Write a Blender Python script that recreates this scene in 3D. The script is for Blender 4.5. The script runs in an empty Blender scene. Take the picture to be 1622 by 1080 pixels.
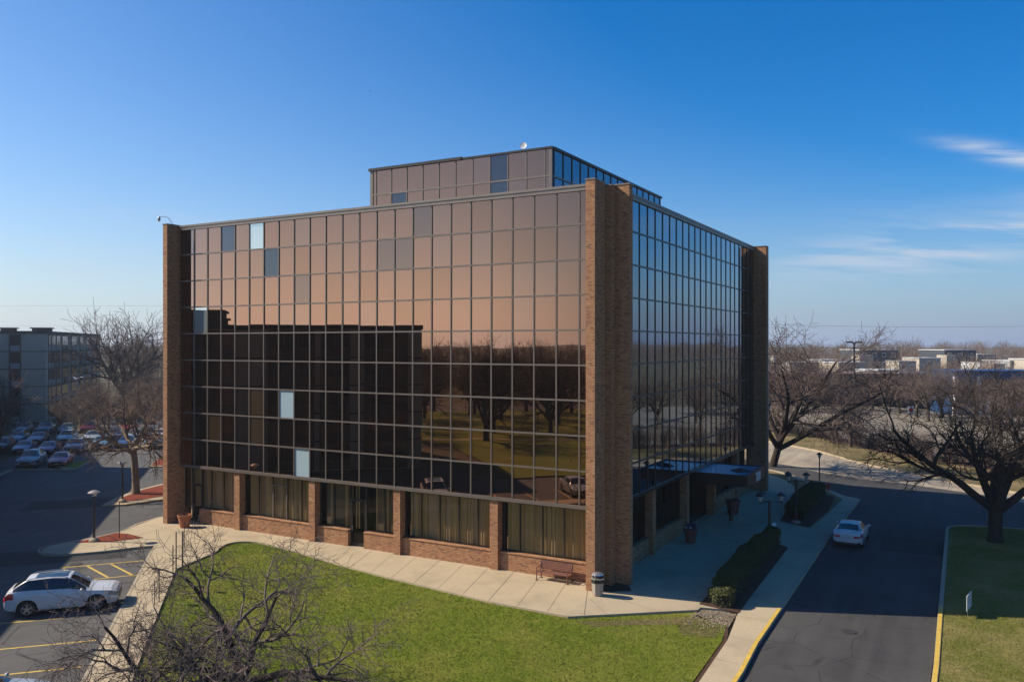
import bpy, bmesh, math, random
import numpy as np
from mathutils import Vector, Matrix, Euler

scene = bpy.context.scene
C = scene.collection
R = math.radians

# ------------------------------------------------------------------ camera
YAW = 0.5115
CAM = (17.902, -39.018, 12.32)
FPX, Y0 = 1311.4, 545.3
cam_d = bpy.data.cameras.new('camera')
cam_d.sensor_width = 36.0
cam_d.lens = FPX / 1622 * 36
cam_d.shift_y = (Y0 - 540) / 1622
cam_d.clip_start = 0.3
cam_d.clip_end = 9000
cam = bpy.data.objects.new('camera', cam_d)
C.objects.link(cam)
cam.location = CAM
cam.rotation_euler = (R(90), 0, YAW)
scene.camera = cam

# ------------------------------------------------------------------ sun + sky
SUN_EL = R(38.5)
SUN_FROM = Vector((-0.927, -0.375, 0)).normalized()        # horizontal direction towards the sun
sd = Vector((SUN_FROM.x * math.cos(SUN_EL), SUN_FROM.y * math.cos(SUN_EL), math.sin(SUN_EL)))
sun_d = bpy.data.lights.new('sun', 'SUN')
sun_d.energy = 4.9
sun_d.angle = R(0.5)
sun_d.color = (1.0, 0.88, 0.71)
sun = bpy.data.objects.new('sun', sun_d)
C.objects.link(sun)
sun.rotation_euler = (-sd).to_track_quat('-Z', 'Y').to_euler()
sun.location = (-60, -30, 60)

world = bpy.data.worlds.new('World')
scene.world = world
world.use_nodes = True
wn, wl = world.node_tree.nodes, world.node_tree.links
wn.clear()
w_out = wn.new('ShaderNodeOutputWorld')
w_bg = wn.new('ShaderNodeBackground')
w_bg.inputs['Strength'].default_value = 0.086
sky = wn.new('ShaderNodeTexSky')
sky.sky_type = 'NISHITA'
sky.sun_disc = False
sky.sun_elevation = SUN_EL
sky.sun_rotation = math.atan2(SUN_FROM.x, SUN_FROM.y)
sky.altitude = 200
sky.air_density = 1.0
sky.dust_density = 0.6
sky.ozone_density = 3.0
def wmath(op, a, b=None, c=None):
    n = wn.new('ShaderNodeMath'); n.operation = op
    for i, v in enumerate((a, b, c)):
        if v is None: continue
        if isinstance(v, (int, float)): n.inputs[i].default_value = v
        else: wl.new(v, n.inputs[i])
    return n.outputs[0]
tc = wn.new('ShaderNodeTexCoord')
sep = wn.new('ShaderNodeSeparateXYZ'); wl.new(tc.outputs['Generated'], sep.inputs[0])
# cirrus streaks: noise on a high cloud plane seen in the direction of the sky
el = wmath('ARCTAN2', sep.outputs['Z'], wmath('SQRT', wmath('ADD', wmath('MULTIPLY', sep.outputs['X'], sep.outputs['X']), wmath('MULTIPLY', sep.outputs['Y'], sep.outputs['Y']))))
az = wmath('ARCTAN2', sep.outputs['X'], sep.outputs['Y'])
comb = wn.new('ShaderNodeCombineXYZ')
wl.new(wmath('MULTIPLY', az, 2.2), comb.inputs[0]); wl.new(wmath('MULTIPLY', wmath('ADD', el, wmath('MULTIPLY', az, 0.10)), 22.0), comb.inputs[1])
nz = wn.new('ShaderNodeTexNoise'); nz.inputs['Scale'].default_value = 2.3; nz.inputs['Detail'].default_value = 9; nz.inputs['Roughness'].default_value = 0.62
nz.inputs['Distortion'].default_value = 0.35
wl.new(comb.outputs[0], nz.inputs['Vector'])
def gauss(x, c, w):
    d = wmath('DIVIDE', wmath('SUBTRACT', x, c), w)
    return wmath('POWER', 2.718, wmath('MULTIPLY', wmath('MULTIPLY', d, d), -1.0))
def streak(az0, azw, el0, elw, tilt):
    e = wmath('SUBTRACT', el, wmath('MULTIPLY', wmath('SUBTRACT', az, az0), tilt))
    return wmath('MULTIPLY', gauss(az, az0, azw), gauss(e, el0, elw))
m1 = wmath('MULTIPLY', streak(-0.02, 0.17, 0.106, 0.024, 0.11), 1.15)
m2 = wmath('MULTIPLY', streak(0.035, 0.055, 0.192, 0.0085, -0.31), 1.35)
m3 = wmath('MULTIPLY', streak(-1.12, 0.2, 0.085, 0.02, 0.02), 0.5)
m4 = wmath('MULTIPLY', streak(-0.9, 0.12, 0.135, 0.01, -0.1), 0.35)
m5 = wmath('MULTIPLY', streak(2.3, 0.9, 0.11, 0.022, 0.0), 0.7)
m6 = wmath('MULTIPLY', streak(1.6, 1.2, 0.19, 0.03, 0.03), 0.45)
mask = wmath('ADD', wmath('ADD', wmath('ADD', m1, m2), wmath('ADD', m3, m4)), wmath('ADD', m5, m6))
cr = wn.new('ShaderNodeMapRange'); cr.inputs['From Min'].default_value = 0.40; cr.inputs['From Max'].default_value = 0.70
wl.new(nz.outputs['Fac'], cr.inputs['Value'])
cl = wmath('MINIMUM', wmath('MULTIPLY', mask, wmath('ADD', wmath('MULTIPLY', cr.outputs[0], 1.15), 0.03)), 0.85)
mixc = wn.new('ShaderNodeMix'); mixc.data_type = 'RGBA'
wl.new(cl, mixc.inputs['Factor'])
sat = wn.new('ShaderNodeHueSaturation'); sat.inputs['Saturation'].default_value = 1.68; sat.inputs['Value'].default_value = 1.0
wl.new(sky.outputs[0], sat.inputs['Color'])
tint = wn.new('ShaderNodeMix'); tint.data_type = 'RGBA'; tint.blend_type = 'MULTIPLY'; tint.inputs['Factor'].default_value = 1.0; tint.inputs['B'].default_value = (0.86, 0.99, 1.13, 1)
wl.new(sat.outputs[0], tint.inputs['A'])
# pale air low over the horizon, whiter on the side of the sun
hl = wmath('SQRT', wmath('ADD', wmath('MULTIPLY', sep.outputs['X'], sep.outputs['X']), wmath('MULTIPLY', sep.outputs['Y'], sep.outputs['Y'])))
sunness = wmath('DIVIDE', wmath('ADD', wmath('MULTIPLY', sep.outputs['X'], SUN_FROM.x), wmath('MULTIPLY', sep.outputs['Y'], SUN_FROM.y)), wmath('MAXIMUM', hl, 0.001))
hr = wn.new('ShaderNodeValToRGB'); wl.new(wmath('MULTIPLY', wmath('ADD', sunness, 1.0), 0.5), hr.inputs[0])
st = [(0.0, (.22, .32, .54)), (0.30, (.27, .36, .56)), (0.56, (.44, .54, .70)), (0.81, (.62, .69, .76)), (0.90, (1.0, 1.0, .96))]
while len(hr.color_ramp.elements) < len(st): hr.color_ramp.elements.new(0.5)
for e_, (p_, c_) in zip(hr.color_ramp.elements, st): e_.position = p_; e_.color = (*c_, 1)
hsc = wn.new('ShaderNodeVectorMath'); hsc.operation = 'SCALE'; wl.new(hr.outputs[0], hsc.inputs[0])
smr = wn.new('ShaderNodeMapRange'); smr.inputs['From Min'].default_value = -0.45; smr.inputs['From Max'].default_value = 0.65; smr.inputs['To Min'].default_value = 1.72; smr.inputs['To Max'].default_value = 1.22; wl.new(sunness, smr.inputs['Value']); wl.new(smr.outputs[0], sat.inputs['Saturation'])
sside = wn.new('ShaderNodeMapRange'); sside.interpolation_type = 'SMOOTHSTEP'; sside.inputs['From Min'].default_value = 0.62; sside.inputs['From Max'].default_value = 0.84; wl.new(sunness, sside.inputs['Value'])
wl.new(wmath('MULTIPLY', wmath('ADD', wmath('MULTIPLY', sside.outputs[0], 1.15), 1.0), 1 / 0.13), hsc.inputs['Scale'])
hmix = wn.new('ShaderNodeMix'); hmix.data_type = 'RGBA'
wl.new(wmath('POWER', 2.718, wmath('DIVIDE', wmath('MULTIPLY', wmath('MAXIMUM', el, 0.0), -1.0), wmath('ADD', 0.105, wmath('MULTIPLY', sside.outputs[0], 0.03)))), hmix.inputs['Factor'])
wl.new(tint.outputs['Result'], hmix.inputs['A']); wl.new(hsc.outputs[0], hmix.inputs['B'])
wl.new(hmix.outputs['Result'], mixc.inputs['A'])
mixc.inputs['B'].default_value = (4.6, 5.1, 6.0, 1)
wl.new(mixc.outputs['Result'], w_bg.inputs['Color'])
wl.new(w_bg.outputs[0], w_out.inputs[0])

scene.view_settings.view_transform = 'Standard'
scene.view_settings.look = 'None'
scene.view_settings.exposure = 0.6
scene.view_settings.gamma = 1.0
scene.render.engine = 'CYCLES'
scene.cycles.max_bounces = 8
scene.cycles.transparent_max_bounces = 12
scene.cycles.glossy_bounces = 4
scene.cycles.diffuse_bounces = 3
scene.cycles.transmission_bounces = 4
scene.cycles.volume_bounces = 0
scene.cycles.caustics_reflective = False
scene.cycles.caustics_refractive = False
scene.cycles.sample_clamp_indirect = 4.0

# ------------------------------------------------------------------ helpers
_c, _s = math.cos(YAW), math.sin(YAW)
def G(px, py, z=0.0):
    """ground point (height z) that the photograph shows at this spot"""
    D = FPX * (CAM[2] - z) / (py - Y0); a = (px - 811) / FPX * D
    return (CAM[0] + a * _c - D * _s, CAM[1] + a * _s + D * _c)
def at(px, D):
    a = (px - 811) / FPX * D
    return (CAM[0] + a * _c - D * _s, CAM[1] + a * _s + D * _c)
def hz(py, D):
    return CAM[2] - (py - Y0) * D / FPX
US = Vector((0.7225, -0.6914)); VS = Vector((-0.6914, -0.7225))
def UV(u, v):
    return (u * US.x + v * VS.x, u * US.y + v * VS.y)
LX0, LX1, LZ = 1.5, 8.0, -0.45
def L(x):
    """lie of the land: level round the building, falling towards the drive on the right"""
    return LZ * min(1, max(0, (x - LX0) / (LX1 - LX0)))

ALB = 0.78      # overall calibration of the base colours
MATS = {}
class NT:
    def __init__(s, name):
        s.m = bpy.data.materials.new(name); s.m.use_nodes = True
        s.n, s.l = s.m.node_tree.nodes, s.m.node_tree.links
        s.n.clear(); s.out = s.n.new('ShaderNodeOutputMaterial')
    def node(s, t, **kw):
        n = s.n.new(t)
        for k, v in kw.items():
            if k.startswith('_'): setattr(n, k[1:], v)
            else:
                key = k.replace('__', ' ')
                if hasattr(v, 'is_linked') or isinstance(v, bpy.types.NodeSocket): s.l.new(v, n.inputs[key])
                else: n.inputs[key].default_value = v
        return n
    def coord(s, kind='Object', scale=(1, 1, 1)):
        t = s.n.new('ShaderNodeTexCoord'); mp = s.n.new('ShaderNodeMapping'); mp.inputs['Scale'].default_value = scale
        if kind == 'World':
            g = s.n.new('ShaderNodeNewGeometry'); s.l.new(g.outputs['Position'], mp.inputs['Vector'])
        else: s.l.new(t.outputs[kind], mp.inputs['Vector'])
        return mp.outputs[0]
    def noise(s, vec, scale, detail=5, rough=0.6, dist=0.0):
        return s.node('ShaderNodeTexNoise', Vector=vec, Scale=scale, Detail=detail, Roughness=rough, Distortion=dist).outputs['Fac']
    def ramp(s, fac, stops, interp='LINEAR'):
        r = s.n.new('ShaderNodeValToRGB'); s.l.new(fac, r.inputs[0]); r.color_ramp.interpolation = interp
        e = r.color_ramp.elements
        while len(e) < len(stops): e.new(0.5)
        for i, (p, c) in enumerate(stops):
            e[i].position = p; e[i].color = (c, c, c, 1) if isinstance(c, (int, float)) else (*c, 1)
        return r.outputs[0]
    def mix(s, f, a, b, mode='MIX'):
        n = s.n.new('ShaderNodeMix'); n.data_type = 'RGBA'; n.blend_type = mode
        for k, v in (('Factor', f), ('A', a), ('B', b)):
            if isinstance(v, bpy.types.NodeSocket): s.l.new(v, n.inputs[k])
            elif isinstance(v, (int, float)) and k == 'Factor': n.inputs[k].default_value = v
            else: n.inputs[k].default_value = (*v, 1) if len(v) == 3 else v
        return n.outputs['Result']
    def math(s, op, a, b=0.0):
        n = s.n.new('ShaderNodeMath'); n.operation = op
        for i, v in enumerate((a, b)):
            if isinstance(v, bpy.types.NodeSocket): s.l.new(v, n.inputs[i])
            else: n.inputs[i].default_value = v
        return n.outputs[0]
    def bump(s, h, strength, dist):
        return s.node('ShaderNodeBump', Height=h, Strength=strength, Distance=dist).outputs[0]
    def pbr(s, color, rough=0.8, metallic=0.0, normal=None, spec=0.5, **kw):
        p = s.n.new('ShaderNodeBsdfPrincipled')
        if metallic < .5: color = s.mix(1.0, color, (ALB, ALB, ALB), 'MULTIPLY') if isinstance(color, bpy.types.NodeSocket) else tuple(x * ALB for x in color)
        for k, v in (('Base Color', color), ('Roughness', rough), ('Metallic', metallic), ('Specular IOR Level', spec)):
            if isinstance(v, bpy.types.NodeSocket): s.l.new(v, p.inputs[k])
            elif k == 'Base Color': p.inputs[k].default_value = (*v, 1)
            else: p.inputs[k].default_value = v
        for k, v in kw.items():
            p.inputs[k.replace('__', ' ')].default_value = v
        if normal is not None: s.l.new(normal, p.inputs['Normal'])
        s.l.new(p.outputs[0], s.out.inputs[0])
        return s.m

def plain(name, col, rough=0.6, metallic=0.0, var=0.12, scale=3.0, spec=0.5, bump=0.0, **kw):
    t = NT(name); v = t.coord('Object')
    n = t.noise(v, scale, 5)
    n2 = t.noise(v, scale * 9, 4)
    f = t.math('ADD', t.math('MULTIPLY', n, 0.7), t.math('MULTIPLY', n2, 0.3))
    c = t.ramp(f, [(0.3, tuple(x * (1 - var) for x in col)), (0.7, tuple(min(1, x * (1 + var)) for x in col))])
    return t.pbr(c, rough, metallic, t.bump(n2, bump, 0.02) if bump else None, spec, **kw)

def m_brick():
    t = NT('brick'); uv = t.node('ShaderNodeUVMap').outputs[0]
    b = t.n.new('ShaderNodeTexBrick'); t.l.new(uv, b.inputs['Vector'])
    b.inputs['Scale'].default_value = 1.0
    b.inputs['Brick Width'].default_value = 0.23; b.inputs['Row Height'].default_value = 0.085
    b.inputs['Mortar Size'].default_value = 0.011; b.inputs['Mortar Smooth'].default_value = 0.2
    b.inputs['Color1'].default_value = (0, 0, 0, 1); b.inputs['Color2'].default_value = (1, 1, 1, 1); b.inputs['Mortar'].default_value = (0.5, 0.5, 0.5, 1)
    b.inputs['Bias'].default_value = 0.0
    wn_ = t.noise(uv, 0.9, 4)
    sc = t.n.new('ShaderNodeRGBToBW'); t.l.new(b.outputs['Color'], sc.inputs[0])
    col = t.ramp(sc.outputs[0], [(0.0, (0.26, 0.13, 0.08)), (0.10, (0.42, 0.20, 0.10)), (0.35, (0.58, 0.28, 0.13)), (0.62, (0.66, 0.34, 0.16)), (0.85, (0.60, 0.285, 0.14)), (1.0, (0.74, 0.44, 0.22))])
    mort = t.mix(b.outputs['Fac'], col, (0.24, 0.15, 0.10))
    c2 = t.mix(t.ramp(wn_, [(0.3, 0.30), (0.7, 0.0)]), mort, (0.26, 0.12, 0.065))
    st_ = t.noise(t.coord('World', (1.6, 1.6, .12)), 1.4, 5, 0.65)
    c2 = t.mix(t.ramp(st_, [(0.40, 0.0), (0.68, 0.30)]), c2, (0.20, 0.10, 0.06))
    inv = t.math('SUBTRACT', 1.0, b.outputs['Fac'])
    return t.pbr(c2, 0.85, normal=t.bump(inv, 0.6, 0.01), spec=0.25)
BRICK = m_brick()

def m_glass(name, tint, dark, side, depth_mix=0.10, var=0.0):
    """reflective bronze coated glass: colour of the coating turns neutral at grazing view"""
    t = NT(name)
    lw = t.n.new('ShaderNodeLayerWeight'); lw.inputs['Blend'].default_value = 0.5
    oi = t.n.new('ShaderNodeObjectInfo')
    c = t.ramp(lw.outputs['Facing'], [(0.0, tint), (0.32, tint), (0.62, side), (1.0, (0.9, 0.93, 1.0))])
    v = t.coord('World'); n = t.noise(v, 0.55, 2, 0.4)
    bmp = t.bump(n, 0.035, 0.02)
    g = t.node('ShaderNodeBsdfGlossy', Color=c, Roughness=0.012, Normal=bmp)
    dirt = t.ramp(t.noise(v, 0.35, 4, 0.6), [(0.35, tuple(x * 0.7 for x in dark)), (0.75, dark)])
    d = t.node('ShaderNodeBsdfDiffuse', Color=dirt)
    ms = t.node('ShaderNodeMixShader'); ms.inputs[0].default_value = depth_mix
    t.l.new(g.outputs[0], ms.inputs[1]); t.l.new(d.outputs[0], ms.inputs[2])
    t.l.new(ms.outputs[0], t.out.inputs[0])
    return t.m
GL = m_glass('bronze_mirror_glass', (0.30, 0.171, 0.122), (0.022, 0.016, 0.013), (0.24, 0.30, 0.36))
GL2 = m_glass('bronze_mirror_glass_b', (0.29, 0.164, 0.113), (0.03, 0.02, 0.014), (0.23, 0.28, 0.33), 0.12)
GL3 = m_glass('bronze_mirror_glass_c', (0.29, 0.175, 0.130), (0.025, 0.018, 0.016), (0.26, 0.31, 0.36), 0.10)
GLC = m_glass('bronze_glass_over_curtain', (0.25, 0.14, 0.09), (0.22, 0.15, 0.08), (0.33, 0.36, 0.46), 0.18)
GB = m_glass('blue_grey_glass', (0.085, 0.095, 0.115), (0.05, 0.07, 0.09), (0.33, 0.38, 0.5), 0.15)
GB2 = m_glass('grey_bronze_glass', (0.205, 0.14, 0.115), (0.05, 0.05, 0.055), (0.33, 0.38, 0.5), 0.12)
GW = m_glass('clear_mirror_glass', (0.40, 0.46, 0.46), (0.75, 0.85, 0.85), (0.6, 0.65, 0.7), 0.25)
WHITEP = plain('pale_board_behind_glass', (0.42, 0.55, 0.60), 0.25, var=0.05, scale=1)
def m_window():
    t = NT('tinted_clear_glass')
    tr = t.node('ShaderNodeBsdfTransparent', Color=(0.86, 0.80, 0.70, 1))
    g = t.node('ShaderNodeBsdfGlossy', Color=(0.75, 0.68, 0.6, 1), Roughness=0.01)
    fr = t.node('ShaderNodeFresnel', IOR=1.6)
    f = t.math('ADD', t.math('MULTIPLY', fr.outputs[0], 0.55), 0.0)
    ms = t.node('ShaderNodeMixShader'); t.l.new(f, ms.inputs[0]); t.l.new(tr.outputs[0], ms.inputs[1]); t.l.new(g.outputs[0], ms.inputs[2])
    t.l.new(ms.outputs[0], t.out.inputs[0]); return t.m
CLEAR = m_window()
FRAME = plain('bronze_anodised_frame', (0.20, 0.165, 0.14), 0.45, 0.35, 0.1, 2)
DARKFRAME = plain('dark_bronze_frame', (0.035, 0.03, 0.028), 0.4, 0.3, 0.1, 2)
COPING = plain('bronze_coping', (0.24, 0.20, 0.17), 0.45, 0.3, 0.15, 1.5)
BLACK = plain('matt_black', (0.012, 0.012, 0.013), 0.6)
INT = plain('dark_interior', (0.10, 0.085, 0.07), 0.8)
BLIND = plain('cream_blind_fabric', (0.80, 0.62, 0.32), 0.8, var=0.1)
ROOFM = plain('gravel_roof', (0.30, 0.28, 0.25), 0.95, var=0.2, scale=4)
CURT = plain('grey_tan_curtain', (0.80, 0.62, 0.44), 0.85, var=0.1, scale=1.5)
CURT2 = plain('brown_curtain', (0.30, 0.24, 0.18), 0.85, var=0.1, scale=1.5)
WHITE = plain('white_paint', (0.78, 0.78, 0.78), 0.4, var=0.03)
GREYM = plain('grey_metal', (0.32, 0.32, 0.33), 0.4, 0.5)
POLE = plain('dark_bronze_pole', (0.045, 0.04, 0.038), 0.5, 0.3)

def m_conc(name, base, joints=True, ang=0.0, step=1.52, dirt=0.25):
    t = NT(name); v = t.coord('World')
    n1 = t.noise(v, 0.35, 6, 0.65); n2 = t.noise(v, 7, 5, 0.7); n3 = t.noise(v, 55, 3, 0.6)
    c = t.ramp(n1, [(0.3, tuple(x * (1 - dirt) for x in base)), (0.5, base), (0.72, tuple(min(1, x * 1.08) for x in base))])
    c = t.mix(t.ramp(n2, [(0.35, 0.22), (0.6, 0.0)]), c, tuple(x * 0.6 for x in base))
    c = t.mix(t.ramp(n3, [(0.3, 0.18), (0.7, 0.0)]), c, tuple(x * 0.75 for x in base))
    return t.pbr(c, 0.88, normal=t.bump(n3, 0.25, 0.01), spec=0.2)
CONC = m_conc('pale_concrete', (0.53, 0.43, 0.29))
CONC2 = m_conc('kerb_concrete', (0.46, 0.39, 0.28), dirt=0.4)
JOINT = plain('joint_dark', (0.16, 0.13, 0.10), 0.95, var=0.3)
YELLOW = plain('yellow_kerb_paint', (0.66, 0.44, 0.07), 0.7, var=0.3, scale=2.5)
def m_asphalt(name, base, crack=0.5, warm=(1.0, 0.96, 0.92), patch=0.35):
    t = NT(name); v = t.coord('World')
    n1 = t.noise(v, 0.16, 6, 0.6, 0.3); n2 = t.noise(v, 2.2, 5, 0.7); n3 = t.noise(v, 45, 4, 0.75)
    b = [base * w for w in warm]
    c = t.ramp(n1, [(0.30, tuple(x * (1 - patch) for x in b)), (0.5, tuple(b)), (0.72, tuple(x * (1 + patch) for x in b))])
    c = t.mix(t.ramp(n2, [(0.4, 0.3), (0.65, 0.0)]), c, tuple(x * 0.65 for x in b))
    c = t.mix(t.ramp(n3, [(0.4, 0.0), (0.75, 0.35)]), c, tuple(x * 1.9 for x in b))
    vs_ = t.coord('World', (1.3, .09, 1)); ns = t.noise(vs_, 1.1, 4, 0.6)
    c = t.mix(t.ramp(ns, [(0.38, 0.0), (0.7, 0.38)]), c, tuple(x * 1.8 for x in b))
    c = t.mix(t.ramp(t.noise(v, .55, 2), [(0.30, 0.45), (0.36, 0.0)]), c, tuple(x * .5 for x in b))
    w = t.noise(v, 0.8, 3)
    vd = t.node('ShaderNodeMix', _data_type='VECTOR'); vd.inputs['Factor'].default_value = 0.12
    t.l.new(v, vd.inputs[4]); t.l.new(t.node('ShaderNodeTexNoise', Vector=v, Scale=0.9, Detail=4.0).outputs['Color'], vd.inputs[5])
    vo = t.n.new('ShaderNodeTexVoronoi'); vo.feature = 'DISTANCE_TO_EDGE'; vo.inputs['Scale'].default_value = 0.42
    t.l.new(vd.outputs[1], vo.inputs['Vector'])
    ck = t.math('MULTIPLY', t.ramp(vo.outputs['Distance'], [(0.0, 1.0), (0.016, 0.0)]), t.ramp(w, [(0.36, 0.0), (0.56, crack)]))
    c = t.mix(ck, c, tuple(x * 0.35 for x in b))
    return t.pbr(c, 0.85, normal=t.bump(n3, 0.35, 0.01), spec=0.3)
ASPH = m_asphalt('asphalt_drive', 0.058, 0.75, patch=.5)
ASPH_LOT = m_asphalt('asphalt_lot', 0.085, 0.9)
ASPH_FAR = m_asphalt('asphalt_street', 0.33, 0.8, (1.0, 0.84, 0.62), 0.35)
GRAVEL = m_conc('pale_gravel', (0.27, 0.235, 0.185), dirt=0.3)
def m_grass(name, a, b, c_, dry=0.3):
    t = NT(name); v = t.coord('World')
    n1 = t.noise(v, 0.25, 5, 0.6); n2 = t.noise(v, 3.0, 5, 0.7); n3 = t.noise(v, 28, 5, 0.8)
    c = t.ramp(n3, [(0.3, a), (0.55, b), (0.75, tuple(x * 1.35 for x in b))])
    c = t.mix(t.ramp(n1, [(0.42, 0.0), (0.70, dry)]), c, c_)
    c = t.mix(t.ramp(n2, [(0.5, 0.0), (0.72, dry)]), c, c_)
    return t.pbr(c, 0.9, normal=t.bump(n3, 0.9, 0.06), spec=0.15)
GRASS = m_grass('lawn_grass', (0.075, 0.105, 0.010), (0.19, 0.245, 0.018), (0.36, 0.31, 0.07), 0.45)
GRASS_DRY = m_grass('dry_grass', (0.09, 0.08, 0.03), (0.19, 0.155, 0.06), (0.33, 0.24, 0.13), 0.85)
BLADE = m_grass('grass_blades', (0.13, 0.17, 0.016), (0.27, 0.33, 0.028), (0.44, 0.38, 0.10), 0.5)
EARTH = m_grass('earth_ground', (0.08, 0.075, 0.04), (0.12, 0.105, 0.06), (0.20, 0.17, 0.11), 0.5)
def m_mulch(name, a, b):
    t = NT(name); v = t.coord('World'); n = t.noise(v, 22, 5, 0.8)
    return t.pbr(t.ramp(n, [(0.3, a), (0.7, b)]), 0.95, normal=t.bump(n, 1.0, 0.05), spec=0.1)
MULCH = m_mulch('red_mulch', (0.11, 0.025, 0.015), (0.40, 0.10, 0.055))
MULCHD = m_mulch('brown_mulch', (0.04, 0.025, 0.018), (0.17, 0.10, 0.07))
def m_bark(name, a, b):
    t = NT(name); v = t.coord('Object', (1, 1, 0.35)); n = t.noise(v, 9, 5, 0.7)
    return t.pbr(t.ramp(n, [(0.3, a), (0.7, b)]), 0.95, normal=t.bump(n, 0.8, 0.03), spec=0.15)
BARK = m_bark('grey_bark', (0.06, 0.045, 0.035), (0.19, 0.15, 0.12))
BARK_DK = m_bark('dark_bark', (0.025, 0.02, 0.018), (0.075, 0.06, 0.052))
BARK_LT = m_bark('pale_bark', (0.16, 0.12, 0.085), (0.42, 0.33, 0.23))
TWIG = m_bark('grey_twig', (0.10, 0.075, 0.065), (0.24, 0.18, 0.155))
TWIG_DK = m_bark('dark_twig', (0.035, 0.028, 0.025), (0.085, 0.065, 0.055))
TWIG_BR = m_bark('brown_twig', (0.13, 0.09, 0.07), (0.30, 0.22, 0.17))
def m_leaf(name, a, b):
    t = NT(name); v = t.coord('World'); n = t.noise(v, 6, 4, 0.8)
    return t.pbr(t.ramp(n, [(0.3, a), (0.7, b)]), 0.7, spec=0.3)
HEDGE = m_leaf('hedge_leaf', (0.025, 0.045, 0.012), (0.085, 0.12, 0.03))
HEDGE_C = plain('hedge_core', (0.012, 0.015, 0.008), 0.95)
SPRIG = m_leaf('sprig_leaf', (0.08, 0.10, 0.03), (0.17, 0.17, 0.05))

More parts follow.
